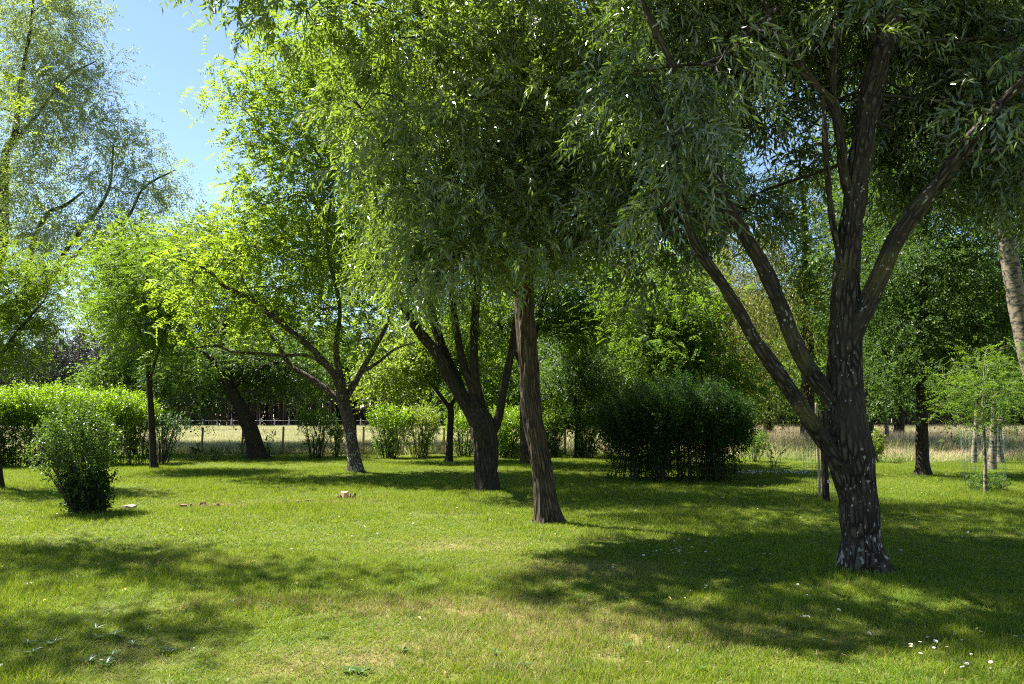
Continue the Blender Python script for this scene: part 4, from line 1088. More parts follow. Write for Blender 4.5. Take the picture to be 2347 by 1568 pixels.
# 20 leaning birch at the right edge
tree('birch_tree', 'big pale birch leaning in at the right edge with dark flecks on its trunk', 'tree',
     (P(2430, 1125, 16.6)) * np.array([1, 1, 0]), 'bark_birch', 'green_leaf',
     [(2432, 1130, 52, 16.6), (2410, 1040, 45, 16.6), (2382, 930, 42, 16.6), (2352, 800, 40, 16.6), (2330, 690, 39, 16.6), (2308, 570, 37, 16.6), (2290, 450, 33, 16.6), (2282, 380, 36, 16.6), (2275, 260, 30, 16.7), (2270, 80, 20, 16.8), (2270, -150, 8, 17)],
     [[(2285, 420, 14, 16.6), (2240, 330, 9, 16.4), (2190, 270, 5, 16.2)]],
     [blob(2220, 380, 80, 60, 16.6, 1.2, w=0.6), blob(2320, 260, 100, 90, 16.8, 1.6), blob(2200, 180, 120, 90, 17, 1.7), blob(2300, 60, 120, 100, 17, 1.8), blob(2360, 480, 60, 90, 17, 1.2, w=0.6), blob(2100, 60, 110, 80, 17.4, 1.6, w=0.7), blob(2040, 300, 100, 60, 17.6, 1.5, w=0.35), blob(2330, -120, 200, 110, 17, 2.2, w=0.6)],
     45000, 1818, per=7, twig_len=0.4, leaf_len=0.065, leaf_w=0.048, droop=0.7, clump=0.32, clumps_per=26, one=True, sub=7, br=0.02)

# 18 the young locust in its wire guard
tree('young_locust', 'young locust with thin pale stem in a tall wire guard on the right', 'tree',
     G(2256, 1130), 'bark_birch', 'feather_leaf',
     [(2258, 1132, 9, 15.8), (2257, 1060, 7, 15.8), (2254, 980, 6, 15.8), (2252, 920, 5, 15.8), (2254, 860, 3, 15.8), (2258, 810, 2, 15.8)],
     [[(2253, 940, 5, 15.8), (2220, 900, 4, 15.6), (2170, 880, 2, 15.4)], [(2254, 930, 5, 15.8), (2300, 890, 4, 15.8), (2350, 860, 2, 15.8)], [(2254, 900, 4, 15.8), (2210, 860, 3, 15.9), (2180, 820, 2, 16)]],
     [blob(2190, 900, 55, 28, 15.4, 0.7), blob(2250, 900, 60, 45, 15.6, 0.8), blob(2320, 900, 60, 35, 15.8, 0.8), blob(2200, 960, 45, 18, 15.4, 0.5, w=0.8), blob(2280, 960, 55, 22, 15.6, 0.6, w=0.8), blob(2240, 830, 60, 45, 15.9, 0.6, w=0.6), blob(2290, 800, 45, 30, 15.9, 0.5, w=0.4), blob(2150, 930, 30, 14, 15.4, 0.4, w=0.5), blob(2160, 860, 30, 25, 15.6, 0.4, w=0.5), blob(2330, 840, 40, 30, 16, 0.5, w=0.5), blob(2310, 990, 25, 8, 15.6, 0.2, w=0.6), blob(2210, 990, 25, 8, 15.4, 0.2, w=0.5)],
     12500, 1919, per=14, twig_len=0.27, leaf_len=0.045, leaf_w=0.021, droop=0.35, style='pinnate', clump=0.16, clumps_per=16, sub=8, br=0.008, twig_mat='twig', flare=0)

# far trees that close the background
for i, (lab, nm, leaf, x, y0, d, bl, n) in enumerate([
    ('dark broad tree far behind the small round oak, above the middle hedge', 'broad_tree', 'oak_leaf', 1420, 1036, 40, [(1300, 800, 130, 100, 3.5), (1450, 780, 120, 120, 3.5), (1400, 900, 140, 50, 3), (1200, 830, 110, 90, 3), (1550, 900, 110, 60, 3), (1350, 650, 160, 90, 4)], 42000),
    ('mid green tree far behind the weeping willow', 'broad_tree', 'green_leaf', 1760, 1034, 44, [(1700, 880, 110, 60, 3.5), (1800, 860, 110, 80, 3.5), (1620, 900, 110, 50, 3), (1850, 780, 90, 120, 3), (1750, 940, 120, 25, 2.5), (1880, 900, 60, 60, 2.5)], 34000),
    ('dark green tree far behind the oak on the right', 'broad_tree', 'oak_leaf', 2060, 1030, 42, [(2060, 820, 110, 110, 3.5), (2180, 700, 140, 140, 4), (2260, 850, 120, 90, 3.5), (1990, 880, 70, 70, 3), (2080, 560, 150, 110, 4), (2300, 560, 110, 130, 4), (2150, 900, 120, 30, 2.5)], 46000),
    ('bluish green tree far behind the five stemmed willow', 'broad_tree', 'green_leaf', 1160, 1045, 33, [(1130, 860, 100, 70, 3), (1060, 900, 80, 50, 2.5), (1200, 900, 80, 60, 2.5), (1130, 930, 110, 25, 2), (1100, 790, 90, 50, 2.5)], 26000),
    ('tall dense dark tree behind the upper limbs of the big willow', 'broad_tree', 'oak_leaf', 1990, 1034, 31, [(1970, 330, 110, 130, 3.2), (2060, 180, 120, 130, 3.2), (1960, 520, 90, 110, 2.8), (2220, 60, 150, 120, 3.6), (2000, 40, 130, 110, 3.4), (2060, 400, 90, 120, 2.8), (2330, 200, 120, 140, 3.6), (1990, 700, 80, 100, 2.5)], 60000),
    ('tall mid green tree behind the outer left limb of the big willow', 'broad_tree', 'green_leaf', 1580, 1034, 38, [(1600, 330, 110, 120, 3.4), (1560, 480, 120, 110, 3.4), (1660, 440, 80, 90, 3), (1520, 200, 130, 120, 3.6), (1640, 560, 90, 70, 3), (1660, 180, 70, 100, 3)], 52000),
    ('light green tree far behind the slim locust, above the dark pines', 'broad_tree', 'locust_leaf', 300, 1045, 32.5, [(250, 640, 110, 80, 2.2), (360, 600, 110, 90, 2.2), (430, 700, 100, 80, 2.2), (320, 720, 110, 60, 2), (480, 580, 90, 80, 2), (400, 800, 90, 50, 2)], 42000),
    ('tall mid green tree far behind the tall locust crown', 'broad_tree', 'locust_leaf', 900, 1040, 40, [(560, 620, 110, 110, 2.4), (700, 560, 130, 140, 2.4), (820, 640, 120, 110, 2.4), (640, 740, 140, 60, 2.2), (520, 720, 90, 60, 2), (860, 500, 100, 120, 2.4)], 46000),
    ('leafy tree far behind the tall locust, low against the pines', 'broad_tree', 'green_leaf', 806, 1042, 36, [(640, 850, 80, 50, 2.5), (760, 850, 90, 50, 2.5), (560, 840, 80, 40, 2.5), (820, 800, 80, 50, 2.5), (460, 850, 70, 40, 2.2), (700, 790, 110, 50, 3)], 24000)]):
    tree(nm, lab, 'tree', P(x, y0, d) * np.array([1, 1, 0]), 'bark_dark', leaf,
         [(x, y0 + 2, 26, d), (x, 950, 20, d), (x - 5, 850, 14, d), (x, bl[0][1], 8, d)], [], [blob(b[0], b[1], b[2], b[3], d, b[4]) for b in bl], n, 2000 + i,
         per=8, twig_len=0.5, leaf_len=0.15, leaf_w=0.10, droop=0.3, clump=0.55, clumps_per=26, one=True, sub=5)

#@@SHRUBS
# ------------------------------------------------------------------ shrubs and hedges
def shrub(name, label, base, width, height, depth, leaf, n_leaf, n_stem, seed, top=0.35, base_w=0.35, group=None, leaf_len=0.06, leaf_w=0.035,
          skirt=0.3, one=True, lean=0.0, cat='shrub', shoots=True, stem_r=0.012, twig_mat='twig_dark', flat=True, ragged=1.0, dome=0.18, foot=0, foot_h=0.35, foot_leaf='shaded_bush_leaf'):
    """many-stemmed shrub: stems fan from a narrow base, leaves dense in the top, sparse below"""
    rng = np.random.default_rng(seed)
    base = np.array(base, float)
    root = empty(name, base, label, cat, group)
    th = rng.uniform(0, 2 * math.pi, n_stem)
    rr = np.sqrt(rng.random(n_stem))
    bx, by = rr * np.cos(th) * width / 2, rr * np.sin(th) * depth / 2
    tb = Tubes()
    ends = []
    for i in range(n_stem):
        b0 = base + np.array([bx[i] * base_w, by[i] * base_w, -0.05])
        e = base + np.array([bx[i] + lean, by[i], height * rng.uniform(0.72, 1.0) * (1 - 0.25 * rr[i] ** 3)])
        mid = (b0 * 0.55 + e * 0.45) + rng.normal(size=3) * 0.06 + np.array([-bx[i] * 0.12, 0, 0.04 * height])
        tb.add([b0, mid, e], [stem_r, stem_r * 0.75, stem_r * 0.3], 5, 8)
        ends.append((b0, mid, e))
    tag(tb.build('stem_growth', M[twig_mat], root), kind='stuff')
    n_top = int(n_leaf * (1 - skirt))
    # top mass
    per = 8
    nt_ = n_top // per
    a = rng.uniform(0, 2 * math.pi, nt_)
    q = np.sqrt(rng.random(nt_))
    z = height * (1 - top * rng.random(nt_) ** 1.1) * (1 - dome * q ** 3)
    if not flat:
        z = height * (1 - top) + height * top * np.sqrt(np.clip(1 - q ** 2, 0, 1)) * rng.random(nt_) ** 0.6
    wob = (0.07 if flat else 0.07) * ragged * height * (vnoise(np.stack([np.cos(a) * q * width * 1.7, np.sin(a) * q * depth * 1.7, 0 * a], -1) + seed, seed) - 0.5) * 2
    wid = np.clip(base_w + (1 - base_w) * (z / height) ** 0.8 * 1.12, 0, 1.05)
    p0 = base + np.stack([np.cos(a) * q * width * 0.5 * wid + lean * (z / height) ** 1.5, np.sin(a) * q * depth * 0.5 * wid, z + wob], -1)
    d0 = norm(np.stack([np.cos(a) * 0.5 * q, np.sin(a) * 0.5 * q, np.full(nt_, 0.9)], -1) + rng.normal(size=(nt_, 3)) * 0.3)
    # leaves along the stems lower down
    ns = max(1, int(n_leaf * skirt) // per)
    k = rng.integers(0, n_stem, ns)
    E = np.array(ends)
    t = rng.random(ns)[:, None] ** 0.7
    ps = np.where(t < 0.45, E[k, 0] + (E[k, 1] - E[k, 0]) * t / 0.45, E[k, 1] + (E[k, 2] - E[k, 1]) * (t - 0.45) / 0.55) + rng.normal(size=(ns, 3)) * 0.07
    ps[:, 2] = np.maximum(ps[:, 2], 0.03)
    ds = norm(rng.normal(size=(ns, 3)) * 0.7 + np.array([0, 0, 0.3]) + norm(ps - base - np.array([0, 0, 0.5])) * 0.5)
    p0, d0 = np.vstack([p0, ps]), np.vstack([d0, ds])
    n = len(p0)
    TL = 0.22 * (0.5 + rng.random(n)) * min(1.3, height / 1.6)
    tt = ((np.arange(per) + 0.5) / per)[None, :, None]
    pts = p0[:, None] + d0[:, None] * tt * TL[:, None, None]
    s = norm(np.cross(d0, unit_rand(rng, n)))
    sg = np.where(np.arange(per) % 2 == 0, 1.0, -1.0)[None, :, None]
    u = norm(s[:, None] * sg * 0.8 + d0[:, None] * 0.6 + rng.normal(size=pts.shape) * 0.3)
    nn = norm(np.array([0, 0, 0.7]) + rng.normal(size=pts.shape) * 0.7)
    N = n * per
    V, T, m = leaf_verts(pts.reshape(N, 3), u.reshape(N, 3), nn.reshape(N, 3), leaf_len * rng.uniform(0.6, 1.25, N), leaf_w * rng.uniform(0.7, 1.25, N), one=one)
    tint = np.clip(0.5 * np.repeat(rng.random(n), per) + 0.5 * rng.random(N), 0, 1)
    if foot:  # low leaves in a darker colour that stands in for shade at the foot
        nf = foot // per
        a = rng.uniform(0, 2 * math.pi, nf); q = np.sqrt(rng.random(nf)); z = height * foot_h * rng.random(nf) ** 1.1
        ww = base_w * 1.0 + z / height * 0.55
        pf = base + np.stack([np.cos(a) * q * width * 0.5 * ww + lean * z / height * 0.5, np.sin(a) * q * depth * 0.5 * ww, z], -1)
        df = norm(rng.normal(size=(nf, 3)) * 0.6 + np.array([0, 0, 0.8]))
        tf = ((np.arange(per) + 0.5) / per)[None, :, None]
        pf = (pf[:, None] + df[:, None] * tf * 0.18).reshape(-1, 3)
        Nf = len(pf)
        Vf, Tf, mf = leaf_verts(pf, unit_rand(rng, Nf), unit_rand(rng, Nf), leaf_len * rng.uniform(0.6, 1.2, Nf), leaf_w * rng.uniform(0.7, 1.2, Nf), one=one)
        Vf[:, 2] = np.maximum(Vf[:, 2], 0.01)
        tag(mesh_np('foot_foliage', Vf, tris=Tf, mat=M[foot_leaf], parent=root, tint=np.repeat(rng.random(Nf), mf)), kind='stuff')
    V[:, 2] = np.maximum(V[:, 2], 0.01)
    tag(mesh_np('foliage', V, tris=T, mat=M[leaf], parent=root, tint=np.repeat(tint, m)), kind='stuff')
    return root

# vase shaped shrub on the lawn
g = G(200, 1176)
shrub('vase_shrub', 'vase shaped shrub alone on the left lawn, narrow dark foot and wide top', g + np.array([0.04, 0, 0]), 1.15, 1.5, 1.1, 'vase_leaf', 9000, 70, 31, top=0.5, base_w=0.42, leaf_len=0.052, leaf_w=0.03, skirt=0.34, one=False, lean=-0.42, stem_r=0.009, foot=7500, foot_h=0.42, ragged=3.6, dome=0.25)

# left hedge
HG = 'trimmed shrubs of the hedge along the far side of the lawn'
hl = [(-60, 1070, 250, 170, 'hedge_leaf', 19000, 'clipped dense hedge shrub cut by the left edge behind the vase shrub'),
      (80, 1068, 240, 172, 'hedge_leaf', 21000, 'widest clipped hedge shrub, straight behind the vase shrub'),
      (215, 1066, 170, 162, 'hedge_leaf', 15000, 'clipped hedge shrub with bare lower stems, right of the vase shrub'),
      (292, 1064, 120, 148, 'hedge_leaf', 9000, 'narrow hedge shrub with many bare stems, left of the slim dark trunk')]
for i, (x, y, w, h, lf, n, lab) in enumerate(hl):
    b = G(x, y)
    d = b[1]
    shrub('hedge_shrub', lab, b, W(w, d), W(h, d), 1.5, lf, n, 34, 40 + i, top=0.36, base_w=0.75, leaf_len=0.075, leaf_w=0.04, skirt=0.36, group=HG, cat='hedge', foot=(9000, 9000, 2500, 700)[i], foot_h=0.72)
hm = [(368, 1062, 120, 106, 'dusk_leaf', 3600, 0.32, 30, 0.5, 'dark thin shrub fanning out behind the slim dark trunk'),
      (722, 1052, 84, 104, 'green_leaf', 4200, 0.25, 26, 0.35, 'fan shaped shrub with bare stems between the leaning trunk and the tall locust'),
      (771, 1050, 34, 70, 'green_leaf', 1500, 0.3, 12, 0.5, 'small thin shrub touching the left of the locust trunk'),
      (893, 1050, 98, 112, 'hedge_leaf', 8500, 0.34, 34, 0.5, 'first rounded shrub right of the locust trunk, dark green topped'),
      (962, 1048, 90, 104, 'lime_leaf', 7000, 0.30, 30, 0.5, 'yellow green clipped shrub left of the small maple'),
      (1062, 1048, 84, 100, 'hedge_leaf', 5000, 0.34, 26, 0.45, 'clipped shrub between the small maple and the five stemmed willow'),
      (1160, 1050, 110, 106, 'hedge_leaf', 9000, 0.3, 30, 0.6, 'dense hedge shrub left of the leaning brown trunk'),
      (1265, 1050, 90, 100, 'green_leaf', 8000, 0.3, 30, 0.6, 'dense hedge shrub just right of the leaning brown trunk'),
      (1345, 1050, 90, 98, 'green_leaf', 8000, 0.3, 30, 0.6, 'hedge shrub right of the small oak trunk, against the black bush')]
for i, (x, y, w, h, lf, n, tp, ns, sk, lab) in enumerate(hm):
    b = G(x, y)
    d = b[1]
    shrub('hedge_shrub', lab, b, W(w, d), W(h, d), min(1.6, W(w, d)), lf, int(n * 1.15), ns, 60 + i, top=tp, base_w=0.34, leaf_len=0.075, leaf_w=0.042, skirt=sk, group=HG, cat='hedge', stem_r=0.014)

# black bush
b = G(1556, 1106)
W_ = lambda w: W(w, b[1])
shrub('black_bush', 'large dark clipped bush in shade right of the middle, light gaps at its foot', b + np.array([0.12, 0.9, 0]), W_(372), W_(218), 2.6, 'shaded_bush_leaf', 110000, 110, 90, top=0.6, base_w=0.88, leaf_len=0.06, leaf_w=0.036, skirt=0.5, one=True, stem_r=0.013, ragged=2.2, dome=0.34)

# small shrubs at the right
for i, (x, y, w, h, lf, n, lab) in enumerate([(2008, 1060, 40, 74, 'lime_leaf', 2200, 'small light green shrub touching the right side of the big willow trunk'),
                                              (1728, 1060, 90, 78, 'green_leaf', 2600, 'loose leafy shrub at the right end of the black bush')]):
    b = G(x, y)
    shrub('small_shrub', lab, b, W(w, b[1]), W(h, b[1]), W(w, b[1]), lf, n, 9, 110 + i, top=0.8, base_w=0.2, leaf_len=0.07, leaf_w=0.04, skirt=0.3, flat=False)
b = G(1774, 1086)
shrub('sapling', 'tiny pale stemmed sapling on the lawn between the black bush and the stakes', b, W(60, b[1]), W(66, b[1]), W(50, b[1]), 'green_leaf', 260, 6, 120, top=0.4, base_w=0.1, leaf_len=0.06, leaf_w=0.03, skirt=0.6, twig_mat='stake', stem_r=0.011, flat=False)
b = G(2262, 1128)
shrub('weed_clump', 'rough clump of weeds round the foot of the young locust', b, 0.75, 0.42, 0.6, 'green_leaf', 2200, 24, 121, top=0.9, base_w=0.8, leaf_len=0.06, leaf_w=0.02, skirt=0.6, stem_r=0.004, twig_mat='twig', flat=False, cat='plant')
for i, (x, y, h, lab) in enumerate([(617, 1052, 70, 'thin upright weed just right of the leaning trunk'), (566, 1054, 60, 'thin weed at the left foot of the leaning trunk'), (494, 1058, 34, 'small dark weed in the hedge gap, left of the leaning trunk'), (445, 1056, 40, 'sparse dry weed stalks right of the dark thin shrub')]):
    b = G(x, y)
    shrub('weed_plant', lab, b, W(26, b[1]), W(h, b[1]), 0.4, 'dusk_leaf', 240, 4, 130 + i, top=0.6, base_w=0.2, leaf_len=0.08, leaf_w=0.04, skirt=0.6, stem_r=0.012, flat=False, cat='plant')

#@@THINGS
# ------------------------------------------------------------------ fences
def prism(cx, cy, z0, z1, r0, r1, sides=8, lean=(0, 0), bev=0.012):
    """round post with a bevelled top"""
    th = np.linspace(0, 2 * math.pi, sides, endpoint=False)
    V, rows = [], [(z0, r0), ((z0 + z1) / 2, (r0 + r1) / 2), (z1 - bev, r1), (z1, r1 - bev)]
    for (z, r) in rows:
        f = (z - z0) / (z1 - z0)
        V.append(np.stack([cx + lean[0] * f + r * np.cos(th), cy + lean[1] * f + r * np.sin(th), np.full(sides, z)], -1))
    V = np.vstack(V + [np.array([[cx + lean[0], cy + lean[1], z1]])])
    Q, T = [], []
    for k in range(3):
        for i in range(sides):
            j = (i + 1) % sides
            Q.append((k * sides + i, k * sides + j, (k + 1) * sides + j, (k + 1) * sides + i))
    for i in range(sides):
        T.append((3 * sides + i, 3 * sides + (i + 1) % sides, 4 * sides))
    return V, np.array(T), np.array(Q)

rf = np.random.default_rng(9)
p0 = G(462, 1040)
fy = p0[1] + 0.6
fence = empty('wire_fence', (p0[0], fy, -0.06), 'low wire fence of round brown wooden posts along the edge of the pale meadow', 'fence')
step = (P(647, 1036, fy)[0] - P(462, 1036, fy)[0]) / 2
fx = [P(462, 1036, fy)[0] + k * step for k in range(-9, 17)]
for x in fx:
    V, T, Q = prism(x, fy, -0.1, 1.12 + rf.uniform(-0.03, 0.03), 0.05, 0.045, 8, (rf.uniform(-.02, .02), 0))
    mesh_np('post', V, tris=T, quads=Q, mat=M['post'], parent=fence)
for z in (0.45, 0.75, 1.02):
    tb = Tubes()
    tb.add([(x, fy + 0.056, z + (0.0 if i % 2 else -0.012)) for i, x in enumerate(fx)], [0.0025, 0.0025], 4, 60)
    tb.build('wire', M['wire'], fence)

# the pale paddock fence at the far end of the meadow
far_y = 101.0
ff = empty('paddock_fence', (-40, far_y, -0.06), 'far low fence of whitish posts and rail in front of the pine wood', 'fence')
fx = [P(300, 970, far_y)[0] + k * 1.9 for k in range(-12, 34)]
for x in fx:
    V, T, Q = prism(x, far_y, -0.1, 1.25 + rf.uniform(-0.05, 0.05), 0.10, 0.09, 6)
    mesh_np('post', V, tris=T, quads=Q, mat=M['white_post'], parent=ff)
tb = Tubes()
tb.add([(fx[0], far_y - 0.12, 1.02), (fx[len(fx) // 2], far_y - 0.12, 1.0), (fx[-1], far_y - 0.12, 1.02)], [0.03, 0.03], 6, 30)
tb.build('rail', M['white_post'], ff)

# ------------------------------------------------------------------ stakes and wire guards
b = G(1878, 1143)
st = empty('tree_stake', b, 'thin round light brown stake left of the big willow trunk', 'stake')
tb = Tubes()
tb.add([b + np.array([0, 0, -0.05]), b + np.array([0.005, 0, 0.6]), b + np.array([-0.008, 0, 1.25]), b + np.array([0.004, 0, 1.85])], [0.027, 0.026, 0.025, 0.024], 12, 34, lump=0.12)
tb.build('shaft', M['stake'], st)
b2 = G(1893, 1156)
wp = empty('wooden_post', b2, 'dark wooden post with a small white tag, left of the big willow trunk', 'post')
V, T, Q = prism(b2[0], b2[1], -0.05, 1.7, 0.062, 0.058, 12, (0.0, 0))
mesh_np('shaft', V, tris=T, quads=Q, mat=M['bark_dark'], parent=wp, bark=V)
tg = P(1899, 1103, b2[1] - 0.068)
tv = np.array([[sx * 0.026, sy * 0.004, sz * 0.03] for sx in (-1, 1) for sy in (-1, 1) for sz in (-1, 1)]) + tg
mesh_np('tag', tv, quads=np.array([(0, 1, 3, 2), (4, 6, 7, 5), (0, 4, 5, 1), (2, 3, 7, 6), (0, 2, 6, 4), (1, 5, 7, 3)]), mat=M['tag'], parent=wp)
tv = np.array([[sx * 0.012, sy * 0.002, sz * 0.014] for sx in (-1, 1) for sy in (-1, 1) for sz in (-1, 1)]) + tg + np.array([0, -0.006, 0])
mesh_np('tag_hole', tv, quads=np.array([(0, 1, 3, 2), (4, 6, 7, 5), (0, 4, 5, 1), (2, 3, 7, 6), (0, 2, 6, 4), (1, 5, 7, 3)]), mat=M['wire'], parent=wp)

def guard(label, c, r, h, nv, nh, mat):
    root = empty('wire_guard', c, label, 'tree guard')
    th = np.linspace(0, 2 * math.pi, nv, endpoint=False)
    tb = Tubes()
    for k, t in enumerate(th):
        p = np.array([c[0] + r * math.cos(t), c[1] + r * math.sin(t), 0.0])
        tb.add([p, p + np.array([0, 0, h * (1 + 0.03 * math.sin(k * 2.1))])], [0.0022, 0.0022], 3, 3)
    tag(tb.build('upright_wires', M[mat], root), kind='stuff')
    tc = np.linspace(0, 2 * math.pi, 25)
    for z in np.linspace(0.06, h - 0.04, nh):
        tb = Tubes()
        tb.add([(c[0] + r * math.cos(t), c[1] + r * math.sin(t), z) for t in tc], [0.002, 0.002], 3, 30)
        tb.build('wire_ring', M[mat], root)
    return root
g1 = G(2256, 1112)
guard('tall round wire mesh guard round the young locust on the right', G(2257, 1128), W(44, 15.8), 1.32, 30, 9, 'green_wire')
guard('wire mesh guard round the stakes, left of the big willow trunk', G(1888, 1150) + np.array([0.0, 0.12, 0]), W(36, 14.3), 1.35, 26, 9, 'green_wire')

# ------------------------------------------------------------------ stumps and wood bits
def chunk(name, c, size, mat, rng, parent=None, rot=0.0, tilt=0.0):
    """irregular split piece of wood"""
    n = 7
    th = np.linspace(0, 2 * math.pi, n, endpoint=False) + rng.uniform(-.2, .2, n)
    rr = rng.uniform(0.75, 1.1, n)
    lo = np.stack([np.cos(th) * rr, np.sin(th) * rr, np.full(n, 0.0)], -1)
    hi = lo * np.array([0.85, 0.85, 1]) + np.stack([0 * th, 0 * th, rng.uniform(0.8, 1.1, n)], -1)
    V = np.vstack([lo, hi, [[0, 0, 1.0]]]) * np.array(size)
    cr, sr = math.cos(tilt), math.sin(tilt)
    V = np.stack([V[:, 0], V[:, 1] * cr - V[:, 2] * sr, V[:, 1] * sr + V[:, 2] * cr], -1)
    cr, sr = math.cos(rot), math.sin(rot)
    V = np.stack([V[:, 0] * cr - V[:, 1] * sr, V[:, 0] * sr + V[:, 1] * cr, V[:, 2]], -1) + np.array(c)
    Q = [(i, (i + 1) % n, n + (i + 1) % n, n + i) for i in range(n)]
    T = [(n + i, n + (i + 1) % n, 2 * n) for i in range(n)]
    return mesh_np(name, V, tris=np.array(T), quads=np.array(Q), mat=mat, parent=parent)

rw = np.random.default_rng(21)
b = G(790, 1144)
s1 = empty('tree_stump', b, 'small pale sawn stump with broken bark in the sunlit lawn', 'stump')
chunk('stump_wood', b + np.array([0, 0, -0.02]), (0.10, 0.10, 0.17), M['cut_wood'], rw, s1)
for k in range(7):
    t = rw.uniform(0, 6.28)
    chunk('bark_chip', b + np.array([math.cos(t) * rw.uniform(.1, .24), math.sin(t) * rw.uniform(.08, .2), 0.01]), (rw.uniform(.03, .06), 0.02, rw.uniform(.06, .13)), M['chip_wood'], rw, s1, rw.uniform(0, 3), rw.uniform(-.8, .8))
b = G(472, 1160)
s2 = empty('rotten_stump', b, 'crumbled reddish stump remains in the lawn right of the vase shrub', 'stump')
for k in range(26):
    t = rw.uniform(0, 6.28)
    q = rw.random() ** .5
    chunk('wood_chip', b + np.array([math.cos(t) * .42 * q, math.sin(t) * .30 * q, -0.015]), (rw.uniform(.02, .07), rw.uniform(.008, .015), rw.uniform(.02, .075)), M['chip_wood'], rw, s2, rw.uniform(0, 3), rw.uniform(-1.3, 1.3))
b = G(298, 1166)
s3 = empty('flat_stump', b, 'low grey flat cut stump beside the vase shrub', 'stump')
chunk('stump_wood', b + np.array([0, 0, -0.02]), (0.17, 0.14, 0.085), M['grey_wood'], rw, s3)
for k, (x, y) in enumerate([(680, 1153), (706, 1151), (640, 1157), (420, 1163), (870, 1140), (880, 1138)]):
    b = G(x, y)
    o = chunk('wood_scrap', b + np.array([0, 0, 0.015]), (rw.uniform(.05, .11), .025, .04), M['chip_wood'], rw, None, rw.uniform(-.3, .3), .2)
    tag(o, ('thin bark scrap in the lawn, middle one left of the pale sawn stump', 'thin bark scrap nearest the pale sawn stump on its left', 'small bark scrap halfway between the two stumps', 'small bark scrap just left of the crumbled stump', 'bark scrap right of the pale sawn stump', 'outermost bark scrap right of the pale sawn stump')[k], 'wood scrap', 'scraps of wood near the stumps')

# ------------------------------------------------------------------ daisies, clover, broad leaved weeds
def daisy_mesh():
    V, T, mi = [], [], []
    n = 9
    for k in range(n):
        a = 2 * math.pi * k / n
        for (aa, r, z) in ((a - .30, .0115, .052), (a + .30, .0115, .052), (a, .004, .048)):
            V.append((math.cos(aa) * r, math.sin(aa) * r, z))
        T.append((3 * k, 3 * k + 1, 3 * k + 2)); mi.append(0)
    c = len(V)
    V.append((0, 0, .054))
    for k in range(6):
        V.append((math.cos(k * 1.047) * .0045, math.sin(k * 1.047) * .0045, .051))
    for k in range(6):
        T.append((c, c + 1 + k, c + 1 + (k + 1) % 6)); mi.append(1)
    c = len(V)
    V += [(-.0012, 0, 0), (.0012, 0, 0), (.001, 0, .049), (-.001, 0, .049)]
    T += [(c, c + 1, c + 2), (c, c + 2, c + 3)]; mi += [2, 2]
    me = bpy.data.meshes.new('daisy')
    me.from_pydata(V, [], T)
    for m_ in (M['petal'], M['pollen'], M['weed_leaf']):
        me.materials.append(m_)
    me.polygons.foreach_set('material_index', mi)
    return me
dm = daisy_mesh()
rd = np.random.default_rng(33)
CL = [(1535, 1277, 24, 5, 16, 'in the tight white cluster right of the leaning brown trunk'), (2150, 1480, 60, 25, 11, 'in the loose cluster near the lower right corner'), (2260, 1500, 60, 30, 7, 'close to the right edge of the near lawn'),
      (2000, 1380, 220, 90, 16, 'in the shade before the big willow trunk'), (1700, 1380, 160, 60, 8, 'in the shade left of the big willow trunk'), (1600, 1300, 120, 60, 6, 'stray beside the tight white daisy cluster'),
      (1620, 1240, 160, 40, 8, 'in the shaded lawn between the two nearest trunks'), (700, 1240, 300, 30, 9, 'in the sunlit lawn below the stumps'), (420, 1220, 300, 20, 9, 'in the sunlit lawn below the crumbled stump'),
      (60, 1380, 60, 30, 4, 'in the near shade at the left edge'), (1900, 1200, 200, 30, 8, 'in the lawn between the stakes and the leaning brown trunk'), (2200, 1250, 120, 60, 9, 'in the lawn right of the big willow trunk'),
      (1300, 1230, 120, 30, 6, 'at the foot of the leaning brown trunk'), (980, 1200, 160, 30, 6, 'in the sunlit lawn left of the leaning brown trunk'), (60, 1540, 40, 12, 3, 'in the lower left corner'), (1540, 1500, 20, 10, 2, 'in the sunny strip at the lower middle'),
      (2150, 1140, 90, 12, 14, 'in the sunlit lawn before the young locust'), (1720, 1130, 90, 12, 10, 'below the black bush and the clover band')]
spots = [(cx + rd.normal() * sx, cy + rd.normal() * sy, ph) for (cx, cy, sx, sy, n, ph) in CL for _ in range(n)]
DG = 'daisies scattered in the lawn'
first = None
for k, (x, y, ph) in enumerate(spots):
    if y < 1100 or y > 1560 or x < 0 or x > 2346:
        continue
    b = G(x, y)
    if first is None:
        o = bpy.data.objects.new('daisy', dm)
        first = o
    else:
        o = first.copy()
    o.location = (b[0], b[1], float(ground_h(b[0], b[1])))
    o.rotation_euler = (rd.uniform(-.5, .5), rd.uniform(-.5, .5), rd.uniform(0, 6))
    sc = rd.uniform(0.8, 1.35)
    o.scale = (sc, sc, sc)
    tag(o, 'small white daisy ' + ph, 'flower', 'daisies ' + ph)
    COL.objects.link(o)

